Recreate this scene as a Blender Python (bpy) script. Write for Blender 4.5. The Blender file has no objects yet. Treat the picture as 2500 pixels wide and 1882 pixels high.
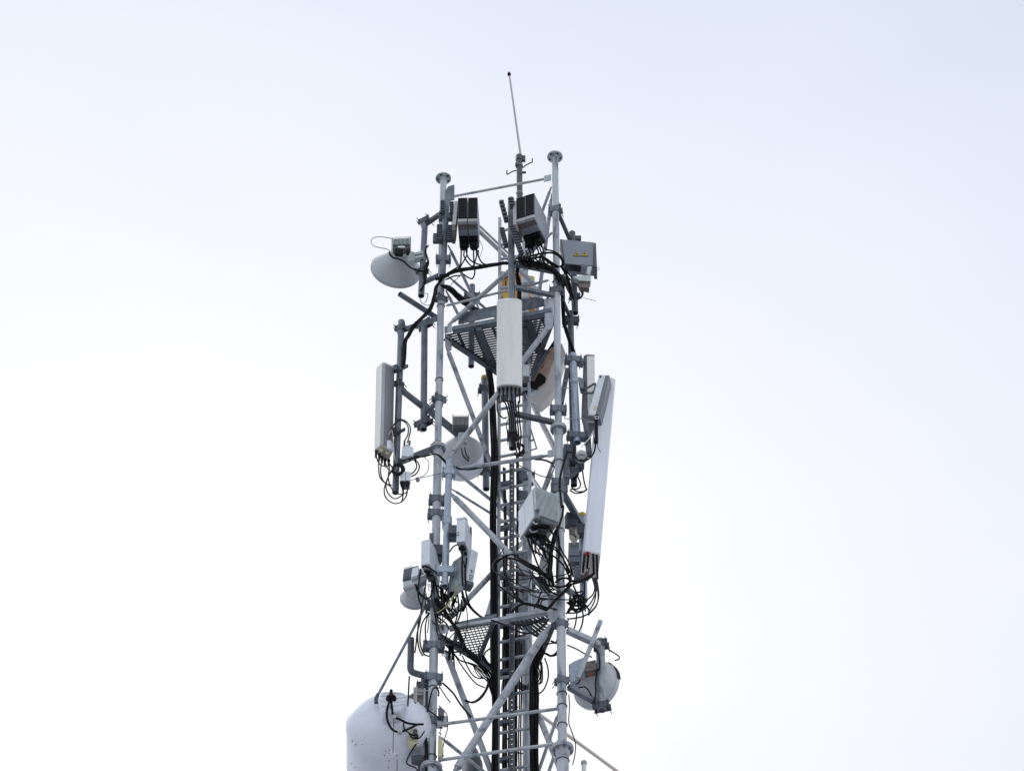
import bpy, bmesh, math, random
from mathutils import Vector as V3, Matrix
random.seed(7)
S = bpy.context.scene
COL = S.collection
rad = math.radians

# ------------------------------------------------------------------ camera
CAM = V3((0.0, -32.0, 1.6))
PITCH = rad(45.0)
FPX = 8700.0                                   # focal length in photo pixels (photo is 2500 wide)
FWD = V3((0, math.cos(PITCH), math.sin(PITCH)))
UP = V3((0, -math.sin(PITCH), math.cos(PITCH)))
RT = V3((1, 0, 0))
cd = bpy.data.cameras.new('camera')
cam = bpy.data.objects.new('camera', cd); COL.objects.link(cam)
cam.location = CAM
cam.rotation_euler = (math.pi / 2 + PITCH, 0, 0)
cd.sensor_width = 36.0
cd.lens = 36.0 * FPX / 2500.0
cd.clip_start = 0.1
cd.clip_end = 20000
S.camera = cam

# ------------------------------------------------------------------ world (bright overcast) and sun
SUN_EL, SUN_AZ = rad(58), rad(-40)
w = bpy.data.worlds.new('World'); S.world = w; w.use_nodes = True
nt = w.node_tree; nt.nodes.clear()
N = nt.nodes.new; LK = nt.links.new
out = N('ShaderNodeOutputWorld'); bg = N('ShaderNodeBackground'); LK(bg.outputs[0], out.inputs[0])
bg.inputs['Strength'].default_value = 0.1
sky = N('ShaderNodeTexSky'); sky.sky_type = 'NISHITA'; sky.sun_disc = False
sky.sun_elevation = SUN_EL; sky.sun_rotation = SUN_AZ; sky.dust_density = 2.0
tc = N('ShaderNodeTexCoord')
# overcast: thin bright cloud low on the left of the tower, greyer blue cloud away from it
ramp = N('ShaderNodeValToRGB')
e = ramp.color_ramp.elements
e[0].position = 0.0; e[0].color = (1.18, 1.18, 1.18, 1)
e[1].position = 1.0; e[1].color = (.94, .985, 1.06, 1)
for p, c in ((0.165, (1.12, 1.12, 1.12, 1)), (0.20, (1.02, 1.035, 1.07, 1)), (0.27, (.96, .98, 1.05, 1)), (0.345, (.905, .935, 1.035, 1)), (0.385, (.87, .91, 1.02, 1)), (0.50, (.755, .815, .945, 1)), (0.7, (.82, .86, .95, 1))):
    k = ramp.color_ramp.elements.new(p); k.color = c
bdir = (FWD + RT * ((500 * 1.1302 - 1250) / FPX) + UP * ((941 - 1400 * 1.1302) / FPX)).normalized()
sub = N('ShaderNodeVectorMath'); sub.operation = 'SUBTRACT'; LK(tc.outputs['Generated'], sub.inputs[0]); sub.inputs[1].default_value = bdir
mul = N('ShaderNodeVectorMath'); mul.operation = 'MULTIPLY'; LK(sub.outputs[0], mul.inputs[0]); mul.inputs[1].default_value = (1.32, 0.0, 3.35)
ln = N('ShaderNodeVectorMath'); ln.operation = 'LENGTH'; LK(mul.outputs[0], ln.inputs[0])
nz = N('ShaderNodeTexNoise'); nz.inputs['Scale'].default_value = 9.0; nz.inputs['Detail'].default_value = 4.0; nz.inputs['Roughness'].default_value = 0.5
mpw = N('ShaderNodeMapping'); mpw.inputs['Location'].default_value = (0.35, 0.1, 0.2); mpw.inputs['Scale'].default_value = (1, 1, 1.8)
LK(tc.outputs['Generated'], mpw.inputs[0]); LK(mpw.outputs[0], nz.inputs['Vector'])
ma = N('ShaderNodeMath'); ma.operation = 'MULTIPLY_ADD'; LK(nz.outputs[0], ma.inputs[0])
ma.inputs[1].default_value = 0.13; ma.inputs[2].default_value = -0.065
ad = N('ShaderNodeMath'); ad.operation = 'ADD'; LK(ln.outputs['Value'], ad.inputs[0]); LK(ma.outputs[0], ad.inputs[1])
LK(ad.outputs[0], ramp.inputs[0])
sc = N('ShaderNodeVectorMath'); sc.operation = 'SCALE'; sc.inputs['Scale'].default_value = 10.0
LK(ramp.outputs[0], sc.inputs[0])
mix = N('ShaderNodeMix'); mix.data_type = 'RGBA'; mix.inputs[0].default_value = 0.92
LK(sky.outputs[0], mix.inputs[6]); LK(sc.outputs[0], mix.inputs[7]); LK(mix.outputs[2], bg.inputs[0])

sl = bpy.data.lights.new('sun', 'SUN'); sl.energy = 0.7; sl.angle = rad(25); sl.color = (1.0, 0.985, 0.965)
so = bpy.data.objects.new('sun', sl); COL.objects.link(so)
so.rotation_euler = (math.pi / 2 - SUN_EL, 0, math.pi - SUN_AZ)
so.location = (0, 0, 80)

S.view_settings.view_transform = 'Standard'; S.view_settings.look = 'None'
S.view_settings.exposure = 0.0; S.view_settings.gamma = 1.0
S.view_settings.use_curve_mapping = False
S.render.engine = 'CYCLES'
S.render.film_transparent = False

# ------------------------------------------------------------------ picture -> world helpers
K1 = 1.13020                                    # overview pixels (2212 wide) -> photo pixels
REG = {'A': (880, 360, .14467), 'B': (1180, 360, .14467), 'C': (880, 560, .14467), 'D': (1180, 560, .14467),
       'E': (880, 780, .14467), 'F': (1180, 780, .14467), 'G': (880, 1000, .14467), 'H': (1180, 1000, .14467),
       'I': (940, 1220, .12658), 'J': (1200, 1180, .13562), 'K': (940, 1400, .12658), 'L': (1200, 1380, .14919),
       'M': (830, 1640, .14532), 'N': (1100, 1600, .18987), 'O': (1140, 160, .14467), 'V': (0, 0, K1)}

def ray(k, x, y):
    a, b, s = REG[k]
    px, py = a + s * x, b + s * y
    return FWD + RT * ((px - 1250.0) / FPX) + UP * ((941.0 - py) / FPX)

def q(k, x, y, Y):                              # point of the vertical plane y = Y
    d = ray(k, x, y); return CAM + d * ((Y - CAM.y) / d.y)

def qz(k, x, y, z):                             # point of the horizontal plane at height z
    d = ray(k, x, y); return CAM + d * ((z - CAM.z) / d.z)

def qp(k, x, y, p0, n, off=0.0):                # point of any plane
    d = ray(k, x, y); return CAM + d * ((p0 - CAM).dot(n) / d.dot(n)) + n * off

def v(x, y, Y): return q('V', x, y, Y)
def qs(k, pts, Y):                              # list of points; Y may be one value or (start, end)
    if isinstance(Y, (int, float)): Y = (Y, Y)
    n = len(pts)
    return [q(k, p[0], p[1], p[2] if len(p) > 2 else Y[0] + (Y[1] - Y[0]) * i / max(1, n - 1)) for i, p in enumerate(pts)]

LEG = {'L': V3((-.919, -.234, 0)), 'R': V3((.572, -.580, 0)), 'B': V3((.175, .880, 0))}
def face_plane(a, b):
    d = LEG[b] - LEG[a]; return LEG[a], V3((d.y, -d.x, 0)).normalized()
PF, PL, PR = face_plane('L', 'R'), face_plane('L', 'B'), face_plane('R', 'B')
def ff(x, y, off=0.0): return qp('V', x, y, *PF) + V3((0, off, 0))
def fl(x, y): return qp('V', x, y, *PL)
def fr(x, y): return qp('V', x, y, *PR)

# ------------------------------------------------------------------ mesh builder
class MB:
    def __init__(s): s.v = []; s.f = []
    def _add(s, vs, fs):
        o = len(s.v); s.v += [V3(p) for p in vs]; s.f += [tuple(i + o for i in f) for f in fs]; return s
    def hexa(s, f4, ext):
        b4 = [V3(p) + V3(ext) for p in f4]
        return s._add(list(f4) + b4, [(0, 1, 2, 3), (7, 6, 5, 4), (0, 4, 5, 1), (1, 5, 6, 2), (2, 6, 7, 3), (3, 7, 4, 0)])
    def prism(s, poly, ext):
        n = len(poly); ext = V3(ext)
        return s._add(list(poly) + [V3(p) + ext for p in poly],
                      [tuple(range(n)), tuple(range(2 * n - 1, n - 1, -1))] + [(i, i + n, (i + 1) % n + n, (i + 1) % n) for i in range(n)])
    def box(s, c, dims, yaw=0.0, axes=None):
        c = V3(c)
        if axes is None:
            ax = (V3((math.cos(yaw), math.sin(yaw), 0)), V3((-math.sin(yaw), math.cos(yaw), 0)), V3((0, 0, 1)))
        else: ax = axes
        x, y, z = [a * (d / 2) for a, d in zip(ax, dims)]
        return s.hexa([c - x - y - z, c + x - y - z, c + x - y + z, c - x - y + z], y * 2)
    def tube(s, p0, p1, r, r2=None, n=14, open0=False, open1=False):
        p0, p1 = V3(p0), V3(p1); r2 = r if r2 is None else r2
        d = (p1 - p0).normalized()
        a = d.orthogonal().normalized() if abs(d.z) < .999 else V3((1, 0, 0))
        if n == 4:
            h = V3((0, 0, 1)) if abs(d.z) < .9 else V3((0, 1, 0))
            sdir = d.cross(h).normalized(); u = sdir.cross(d).normalized(); a = (sdir + u).normalized(); r *= 1.35; r2 *= 1.35
        b = d.cross(a)
        def ring(p, rr): return [p + (a * math.cos(t) + b * math.sin(t)) * rr for t in [2 * math.pi * i / n for i in range(n)]]
        rings = []
        if open0: rings += [ring(p0 + d * min(1.3, (p1 - p0).length * .45), r * .82), ring(p0, r * .82)]
        rings += [ring(p0, r), ring(p1, r2)]
        if open1: rings += [ring(p1, r2 * .82), ring(p1 - d * min(1.3, (p1 - p0).length * .45), r2 * .82)]
        vs = [p for R in rings for p in R]; fs = []
        for k in range(len(rings) - 1):
            for i in range(n):
                j = (i + 1) % n; fs.append((k * n + i, k * n + j, (k + 1) * n + j, (k + 1) * n + i))
        fs.append(tuple(range(n - 1, -1, -1))); m = (len(rings) - 1) * n; fs.append(tuple(range(m, m + n)))
        return s._add(vs, fs)
    def path(s, pts, r, n=6, sub=6):
        P = [V3(p) for p in pts]
        if len(P) > 2 and sub > 1:
            Q = []; ext = [P[0] * 2 - P[1]] + P + [P[-1] * 2 - P[-2]]
            for i in range(1, len(ext) - 2):
                a, b, c, d = ext[i - 1:i + 3]
                for k in range(sub):
                    t = k / sub
                    Q.append(.5 * ((2 * b) + (c - a) * t + (2 * a - 5 * b + 4 * c - d) * t * t + (3 * b - a - 3 * c + d) * t ** 3))
            P = Q + [P[-1]]
        m = len(P); vs = []; fs = []; ref = None
        for i, p in enumerate(P):
            t = (P[min(i + 1, m - 1)] - P[max(i - 1, 0)])
            t = t.normalized() if t.length > 1e-9 else V3((0, 0, 1))
            if ref is None: ref = t.orthogonal().normalized()
            ref = (ref - t * ref.dot(t)); ref = ref.normalized() if ref.length > 1e-6 else t.orthogonal().normalized()
            b = t.cross(ref)
            vs += [p + (ref * math.cos(2 * math.pi * k / n) + b * math.sin(2 * math.pi * k / n)) * r for k in range(n)]
        for i in range(m - 1):
            for k in range(n):
                j = (k + 1) % n; fs.append((i * n + k, i * n + j, (i + 1) * n + j, (i + 1) * n + k))
        fs.append(tuple(range(n - 1, -1, -1))); fs.append(tuple(range((m - 1) * n, m * n)))
        return s._add(vs, fs)
    def bundle(s, pts, count, r, spread, n=6, jit=.35):
        for i in range(count):
            a = 2 * math.pi * i / count + .4; rr = spread * (0.35 if i % 3 == 0 else 1.0)
            off = V3((math.cos(a) * rr, math.sin(a) * rr * .7, math.sin(a) * rr * .7))
            s.path([V3(p) + off + V3([random.uniform(-1, 1) * spread * jit for _ in range(3)]) for p in pts], r * random.uniform(.85, 1.1), n)
        return s
    def lathe(s, o, axis, prof, n=40, squash=None):
        o = V3(o); d = V3(axis).normalized(); a = d.cross(V3((0, 0, 1)))
        a = a.normalized() if a.length > 1e-4 else V3((1, 0, 0)); b = a.cross(d)
        vs = []; fs = []
        for t, r in prof:
            vs += [o + d * t + (a * math.cos(2 * math.pi * k / n) + b * math.sin(2 * math.pi * k / n)) * max(r, 1e-4) for k in range(n)]
        for i in range(len(prof) - 1):
            for k in range(n):
                j = (k + 1) % n; fs.append((i * n + k, i * n + j, (i + 1) * n + j, (i + 1) * n + k))
        fs.append(tuple(range(n - 1, -1, -1))); m = (len(prof) - 1) * n; fs.append(tuple(range(m, m + n)))
        return s._add(vs, fs)
    def disc_holes(s, c, r, th, nh, rh, rc, ang0=.3):     # horizontal disc with real bolt holes
        bm = bmesh.new(); edges = []
        def circ(cx, cy, rr, n):
            vs = [bm.verts.new((c[0] + cx + rr * math.cos(2 * math.pi * i / n), c[1] + cy + rr * math.sin(2 * math.pi * i / n), c[2])) for i in range(n)]
            return [bm.edges.new((vs[i], vs[(i + 1) % n])) for i in range(n)]
        edges += circ(0, 0, r, 36)
        for i in range(nh):
            a = ang0 + 2 * math.pi * i / nh; edges += circ(rc * math.cos(a), rc * math.sin(a), rh, 8)
        bmesh.ops.triangle_fill(bm, use_beauty=True, edges=edges)
        g = bmesh.ops.extrude_face_region(bm, geom=list(bm.faces))
        bmesh.ops.translate(bm, vec=(0, 0, th), verts=[x for x in g['geom'] if isinstance(x, bmesh.types.BMVert)])
        bm.verts.index_update(); bm.verts.ensure_lookup_table()
        s._add([x.co.copy() for x in bm.verts], [tuple(x.index for x in f.verts) for f in bm.faces]); bm.free(); return s
    def clamp(s, p, r, yaw=0.0, wdt=.16, h=.09, rods=True, gap=.012, hexed=True):   # two saddle plates bolted round a pipe
        p = V3(p); x = V3((math.cos(yaw), math.sin(yaw), 0)); y = V3((-math.sin(yaw), math.cos(yaw), 0)); z = V3((0, 0, 1))
        for sg in (-1, 1):
            s.box(p + y * sg * (r * .55 + gap), (wdt, .014, h), axes=(x, y, z))
        s.tube(p - z * h * .42, p + z * h * .42, r * 1.16, n=14)
        if rods:
            for sx in (-1, 1):
                for sz in (-1, 1):
                    c = p + x * sx * wdt * .42 + z * sz * h * .30
                    s.tube(c - y * (r + .05), c + y * (r + .07), .006, n=6)
                    s.tube(c - y * (r * .55 + gap + .02), c - y * (r * .55 + gap), .012, n=6)
        return s
    def ubolt(s, p, r, rr=.005, tail=None):
        p = V3(p); n = 16
        s.path([p + V3((math.cos(2 * math.pi * i / n) * (r + rr), math.sin(2 * math.pi * i / n) * (r + rr), 0)) for i in range(n + 1)], rr, n=5, sub=1)
        if tail: s.tube(p + V3(tail) * r, p + V3(tail) * (r + .09), rr, n=5)
        return s

# ------------------------------------------------------------------ materials
def mat(name, c1, c2=None, rough=.55, metal=0.0, scale=18.0, stretch=(1, 1, 1), bump=0.0, c3=None, lo=.38, hi=.66, spec=None):
    m = bpy.data.materials.new(name); m.use_nodes = True
    t = m.node_tree; b = t.nodes['Principled BSDF']
    b.inputs['Roughness'].default_value = rough; b.inputs['Metallic'].default_value = metal
    if spec is not None: b.inputs['Specular IOR Level'].default_value = spec
    if c2 is None: c2 = tuple(x * .86 for x in c1)
    tcn = t.nodes.new('ShaderNodeTexCoord'); mp = t.nodes.new('ShaderNodeMapping')
    mp.inputs['Scale'].default_value = stretch
    oi = t.nodes.new('ShaderNodeObjectInfo'); vm = t.nodes.new('ShaderNodeVectorMath'); vm.operation = 'ADD'
    sc_ = t.nodes.new('ShaderNodeMath'); sc_.operation = 'MULTIPLY'; sc_.inputs[1].default_value = 37.0
    t.links.new(oi.outputs['Random'], sc_.inputs[0])
    t.links.new(tcn.outputs['Object'], vm.inputs[0]); t.links.new(sc_.outputs[0], vm.inputs[1])
    t.links.new(vm.outputs[0], mp.inputs[0])
    nz = t.nodes.new('ShaderNodeTexNoise'); nz.inputs['Scale'].default_value = scale; nz.inputs['Detail'].default_value = 5
    nz.inputs['Roughness'].default_value = .6
    t.links.new(mp.outputs[0], nz.inputs['Vector'])
    r = t.nodes.new('ShaderNodeValToRGB'); r.color_ramp.elements[0].position = lo; r.color_ramp.elements[1].position = hi
    r.color_ramp.elements[0].color = (*c2, 1); r.color_ramp.elements[1].color = (*c1, 1)
    if c3 is not None:
        k = r.color_ramp.elements.new(max(0.02, lo - .075)); k.color = (*c3, 1)
    t.links.new(nz.outputs[0], r.inputs[0]); t.links.new(r.outputs[0], b.inputs['Base Color'])
    if bump:
        bp = t.nodes.new('ShaderNodeBump'); bp.inputs['Strength'].default_value = bump; bp.inputs['Distance'].default_value = .01
        t.links.new(nz.outputs[0], bp.inputs['Height']); t.links.new(bp.outputs[0], b.inputs['Normal'])
    return m

M = {
 'paint': mat('painted_leg_steel', (.48, .52, .56), (.36, .40, .44), .5, .15, 10, (1, 1, .25), c3=(.17, .205, .24), lo=.43, hi=.56),
 'brace': mat('painted_brace_steel', (.46, .495, .535), (.35, .385, .425), .5, .15, 8, c3=(.18, .21, .245), lo=.43, hi=.57),
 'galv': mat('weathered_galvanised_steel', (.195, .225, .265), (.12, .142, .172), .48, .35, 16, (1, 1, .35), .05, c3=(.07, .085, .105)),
 'galvm': mat('mid_grey_galvanised_steel', (.32, .36, .40), (.21, .24, .275), .48, .3, 18, (1, 1, .4), c3=(.12, .14, .165), lo=.42, hi=.6),
 'rubber2': mat('backlit_cable_sheath', (.032, .032, .035), (.018, .018, .02), .5, 0, 30, spec=.3),  # greyer copy of the black sheath, backlight on thin cables painted in
 'dishw': mat('off_white_dish_paint', (.60, .625, .655), (.52, .545, .58), .45, 0, 6),
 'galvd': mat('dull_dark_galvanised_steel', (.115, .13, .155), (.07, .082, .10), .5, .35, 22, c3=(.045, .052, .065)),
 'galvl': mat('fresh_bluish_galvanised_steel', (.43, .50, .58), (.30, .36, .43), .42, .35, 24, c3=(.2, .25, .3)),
 'grate': mat('dark_platform_steel', (.075, .09, .11), (.045, .055, .07), .55, .3, 20),
 'radome': mat('off_white_radome', (.79, .805, .78), (.69, .70, .67), .42, 0, 9, (1, 1, .10), lo=.30, hi=.6),
 'white': mat('cool_white_fibreglass', (.80, .84, .92), (.70, .74, .82), .38, 0, 8, (1, 1, .08), lo=.32, hi=.6),
 'dish': mat('pale_grey_dish_paint', (.53, .565, .60), (.47, .505, .54), .42, 0, 5),
 'drum': mat('white_drum_paint', (.79, .83, .91), (.71, .75, .835), .4, 0, 5, lo=.3, hi=.6),
 'silver': mat('cast_aluminium', (.57, .62, .64), (.46, .51, .53), .45, .25, 14),
 'wbox': mat('light_grey_enclosure', (.74, .79, .85), (.68, .73, .79), .45, 0, 6),
 'gbox': mat('mid_grey_enclosure', (.265, .295, .345), (.24, .27, .32), .45, 0, 5),
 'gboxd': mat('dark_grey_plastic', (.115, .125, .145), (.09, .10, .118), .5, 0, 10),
 'back': mat('grey_antenna_back', (.20, .21, .235), (.165, .175, .20), .45, .3, 4, (1, 1, .3)),
 'side': mat('warm_grey_antenna_side', (.44, .44, .45), (.38, .38, .39), .45, .1, 5, (1, 1, .4)),
 'black': mat('black_plastic', (.012, .013, .015), (.008, .009, .010), .55, 0, 20, spec=.14),
 'rubber': mat('black_cable_sheath', (.010, .010, .011), (.006, .006, .007), .55, 0, 30, spec=.14),
 'wire': mat('grey_thin_wire', (.10, .10, .105), (.06, .06, .065), .5, 0, 30),
 'beige': mat('aged_beige_plastic', (.56, .53, .45), (.42, .38, .31), .5, 0, 22),
 'cream': mat('cream_plastic', (.66, .63, .42), (.55, .52, .34), .5, 0, 10),
 'peach': mat('dusty_peach_antenna_back', (.72, .56, .45), (.36, .22, .14), .6, 0, 5, (1, 1, 1)),
 'shell': mat('warm_white_antenna_shell', (.76, .73, .71), (.70, .67, .65), .45, 0, 4),
 'orange': mat('faded_orange_paint', (.62, .27, .055), (.50, .22, .06), .5, 0, 8),
 'yellow': mat('yellow_plastic', (.62, .45, .04), (.52, .38, .04), .5, 0, 10),
 'lime': mat('yellow_green_earth_wire', (.42, .42, .12), (.3, .33, .1), .5, 0, 10),
 'red': mat('red_cap', (.42, .03, .045), (.34, .025, .03), .45, 0, 10),
 'rust': mat('brown_weathered_metal', (.24, .21, .19), (.14, .12, .11), .55, .3, 20),
 'rod': mat('pinkish_fibre_rod', (.82, .72, .67), (.76, .66, .61), .5, 0, 9),
 'label': mat('white_sticker', (.80, .80, .80), (.74, .74, .74), .5, 0, 6),
 'text': mat('grey_print', (.10, .11, .13), (.08, .09, .10), .5, 0, 10),
}

# ------------------------------------------------------------------ object helpers
W = {}
def _mesh(name, mb, m, origin, bev, smooth):
    me = bpy.data.meshes.new(name)
    me.from_pydata([tuple(p - origin) for p in mb.v], [], mb.f); me.update()
    bm = bmesh.new(); bm.from_mesh(me); bmesh.ops.recalc_face_normals(bm, faces=list(bm.faces)); bm.to_mesh(me); bm.free()
    me.materials.append(M[m])
    if smooth:
        for p in me.polygons: p.use_smooth = True
        me.set_sharp_from_angle(angle=rad(38))
    o = bpy.data.objects.new(name, me); COL.objects.link(o)
    if bev:
        b = o.modifiers.new('bevel', 'BEVEL'); b.width = bev; b.segments = 2; b.limit_method = 'ANGLE'; b.angle_limit = rad(50)
    return o
def tag(o, label, cat, group=None):
    o['label'] = label; o['category'] = cat
    if group: o['group'] = group
    return o
def thing(name, label, cat, loc, group=None):
    o = bpy.data.objects.new(name, None); COL.objects.link(o); o.location = loc; o.empty_display_size = .1
    W[o] = V3(loc); return tag(o, label, cat, group)
def part(name, mb, m, parent, bev=0, smooth=True, label=None):
    o = _mesh(name, mb, m, W[parent], bev, smooth); o.parent = parent; W[o] = W[parent]
    if label: o['label'] = label
    return o
def solo(name, mb, m, label, cat, group=None, bev=0, smooth=True):
    org = V3(min(mb.v, key=lambda p: p.z)); o = _mesh(name, mb, m, org, bev, smooth); o.location = org; W[o] = org
    return tag(o, label, cat, group)

# ================================================================== GROUND
g = MB()._add([(-6000, -6000, 0), (6000, -6000, 0), (6000, 6000, 0), (-6000, 6000, 0)], [(0, 1, 2, 3)])
M['ground'] = mat('pale_gravel', (.40, .405, .42), (.31, .315, .33), .9, 0, .6, bump=.2)
go = _mesh('ground', g, 'ground', V3((0, 0, 0)), 0, False); go['kind'] = 'structure'

# ================================================================== LATTICE TOWER
tower = thing('lattice_tower', 'grey three legged tubular steel lattice tower carrying all the antennas', 'tower', (0, 0, 0))
zt = {'L': q('A', 1395, 535, LEG['L'].y).z, 'R': q('B', 1198, 170, LEG['R'].y).z}
zf1 = (q('G', 1320, 690, LEG['L'].y).z + q('H', 1290, 285, LEG['R'].y).z) / 2
zf2 = q('N', 1465, 1195, LEG['R'].y).z
print('leg top z', zt, 'flange', q('G', 1320, 690, LEG['L'].y).z, q('H', 1290, 285, LEG['R'].y).z, zf2)
zt['B'] = q('B', 615, 870, LEG['B'].y).z - .1
for k in 'LRB':
    p = LEG[k]; at = lambda z: V3((p.x, p.y, z))
    mb = MB().tube(at(zf1), at(zt[k]), .044, n=20).tube(at(zf2), at(zf1 - .001), .0525, n=20).tube(at(0), at(zf2 - .001), .069, n=20)
    leg = part('leg', mb, 'paint', tower)
    for zz, r0, r1, rf in ((zf1, .044, .0525, .102), (zf2, .0525, .069, .126)):
        fb = MB().disc_holes((p.x, p.y, zz), rf, .022, 1, .003, .02).disc_holes((p.x, p.y, zz - .026), rf, .022, 1, .003, .02)
        fb.tube(at(zz - .14), at(zz - .027), r1 * 1.04, r1 * 1.32, n=20).tube(at(zz + .022), at(zz + .055), r0 * 1.25, r0 * 1.05, n=20)
        part('flange', fb, 'brace', leg)
        for i in range(8):
            a = .2 + i * math.pi / 4; c = V3((p.x + math.cos(a) * rf * .8, p.y + math.sin(a) * rf * .8, zz))
            part('flange_bolt', MB().tube(c - V3((0, 0, .055)), c + V3((0, 0, .05)), .011, n=6), 'galv', leg)
    if k != 'B':
        fb = part('end_flange', MB().tube((p.x, p.y, zt[k]), (p.x, p.y, zt[k] + .022), .104, n=36).tube((p.x, p.y, zt[k] - .03), (p.x, p.y, zt[k]), .047, .058, n=20), 'paint', leg)
        for i in range(5):
            a_ = (.5 if k == 'L' else .15) + i * 2 * math.pi / 5; c_ = (p.x + .078 * math.cos(a_), p.y + .078 * math.sin(a_), zt[k])
            part('bolt_hole_dark', MB().tube((c_[0], c_[1], c_[2] - .003), (c_[0], c_[1], c_[2] + .02), .0135, n=10), 'black', fb)  # black stub imitates the dark inside of an open bolt hole

def brace(a, b, r, name='diagonal_brace', n=14, m='brace', flat=.10):
    a, b = V3(a), V3(b); d = (b - a).normalized()
    mb = MB().tube(a + d * flat, b - d * flat, r, n=n, open0=True, open1=True)
    for p, s in ((a, 1), (b, -1)):                      # flattened, bolted ends
        mb.tube(p, p + d * s * (flat + .02), r * .5, r * .8, n=8)
    return part(name, mb, m, tower)
# top bay
brace(q('A', 1560, 830, -.27), q('B', 1060, 530, -.56), .0175, 'horizontal_strut', flat=.02)
brace(fr(1191, 404), fr(1136, 552), .021, 'horizontal_strut')
brace(fl(972, 440), fl(1122, 582), .030, 'horizontal_strut')
brace(fl(1012, 500 - 34), fl(1122, 570), .016, 'horizontal_strut')
brace(fr(1193, 418), fr(1143, 800), .026)
brace(fl(968, 530), fl(1035, 668), .021)
brace(ff(968, 703), ff(1192, 503), .031)
brace(fl(963, 627), fl(1000, 700), .020)
brace(q('C', 1440, 1290, -.30), q('D', 1110, 858, -.62), .0165, 'horizontal_strut', flat=.02)
brace(fl(968, 597), fl(1128, 735), .018, 'horizontal_strut')
brace(fr(1190, 620), fr(1140, 790), .018, 'horizontal_strut')
# second bay
brace(ff(972, 987), ff(1194, 694), .036)
brace(fl(964, 748), fl(1120, 1160), .030)
brace(fr(1203, 978), fr(1139, 850), .033)
brace(ff(968, 1016), ff(1190, 983), .025, 'horizontal_strut')
brace(fl(962, 1000), fl(1120, 1128), .022, 'horizontal_strut')
brace(fr(1200, 985), fr(1142, 1140), .020, 'horizontal_strut')
brace(fr(1196, 1013), fr(1150, 1128), .018, 'horizontal_strut')
# third bay
brace(ff(974, 1066), ff(1190, 1287), .037)
brace(fl(974, 1055), fl(1120, 1146), .016, 'horizontal_strut')
brace(fl(968, 1338), fl(1128, 1170), .036)
brace(fr(1140, 1020), fr(1206, 1112), .027)
# fourth bay
brace(ff(1188, 1350), ff(976, 1676), .046, flat=.13)
brace(fl(962, 1404), fl(1108, 1790), .036)
brace(fr(1146, 1500), fr(1222, 1690), .037)
brace(q('M', 1640, 885, -.28), q('N', 1390, 680, -.62), .020, 'horizontal_strut', flat=.02)
brace(q('M', 1650, 1480, -.28), q('N', 1380, 1128, -.62), .020, 'horizontal_strut', flat=.02)
brace(fr(1208, 1535), fr(1143, 1725), .021, 'horizontal_strut')
brace(fr(1208, 1600), fr(1143, 1790), .021, 'horizontal_strut')
brace(fl(950, 1590), fl(1120, 1726), .021, 'horizontal_strut')
brace(fl(950, 1660), fl(1120, 1796), .021, 'horizontal_strut')
# the tower goes on down to its footings
zz = zf2 - .9
while zz > 2.5:
    for a, b in (('L', 'R'), ('L', 'B'), ('R', 'B')):
        pa, pb = LEG[a], LEG[b]
        brace(V3((pa.x, pa.y, zz)), V3((pb.x, pb.y, zz - 2.4)), .045)
        brace(V3((pa.x, pa.y, zz - 2.4)), V3((pb.x, pb.y, zz - 2.4)), .022, 'horizontal_strut')
    zz -= 2.4
# gusset plates
def gusset(k, pts, plane, name='gusset_plate', th=.014, off=-.02, m='paint'):
    p0, n = plane; n = n if n.y > 0 else -n
    P = [qp(k, x, y, p0, n, off) for x, y in pts]
    part(name, MB().prism(P, n * th), m, tower, bev=.003, smooth=False)
gusset('L', [(930, 520), (1085, 480), (1085, 905), (1010, 960), (925, 930)], PF, off=-.03)
gusset('D', [(1042, 1200), (1185, 1180), (1185, 1680), (1110, 1720), (1042, 1640)], PF, off=-.03)
gusset('K', [(1035, 1020), (1205, 1000), (1230, 1160), (1045, 1185)], PF, off=-.03)
gusset('H', [(1090, 715), (1225, 690), (1225, 800), (1095, 830)], PF, off=-.03)
gusset('E', [(1420, 150), (1545, 110), (1550, 230), (1425, 255)], PF, off=-.03)
gusset('E', [(1425, 255), (1525, 250), (1520, 530), (1470, 545), (1420, 440)], PL, off=-.02)
gusset('B', [(1025, 510), (1150, 480), (1150, 575), (1030, 605)], PF, off=-.03)
gusset('A', [(1440, 760), (1480, 680), (1590, 645), (1590, 900), (1440, 930)], PF, off=-.02, m='galv')
gusset('M', [(1640, 840), (1760, 850), (1750, 920), (1640, 960)], PF, off=-.03)
# leg clamps without a mount of their own
cl = MB()
for k, x, y, leg_, yaw, wd in (('E', 1350, 1350, 'L', .6, .17), ('G', 1310, 1530, 'L', .1, .2), ('I', 1005, 285, 'L', .1, .22),
                               ('B', 1210, 1060, 'R', -.3, .17), ('D', 1235, 1040, 'R', -.3, .17), ('F', 1285, 1530, 'R', .05, .21),
                               ('H', 1310, 1250, 'R', .1, .2), ('H', 1310, 1370, 'R', .1, .2), ('L', 1160, 970, 'R', .4, .15),
                               ('N', 1450, 330, 'R', .4, .15), ('M', 1570, 835, 'L', .1, .25), ('K', 965, 1410, 'L', .1, .26),
                               ('C', 1365, 1180, 'L', .6, .16), ('M', 1580, 110, 'L', .2, .22), ('K', 940, 620, 'L', .2, .2)):
    p = q(k, x, y, LEG[leg_].y); p.x, p.y = LEG[leg_].x, LEG[leg_].y
    part('leg_clamp', MB().clamp(p, .046 if p.z > zf1 else .055, yaw, wd, .11), 'galv', tower, bev=.003)
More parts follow.
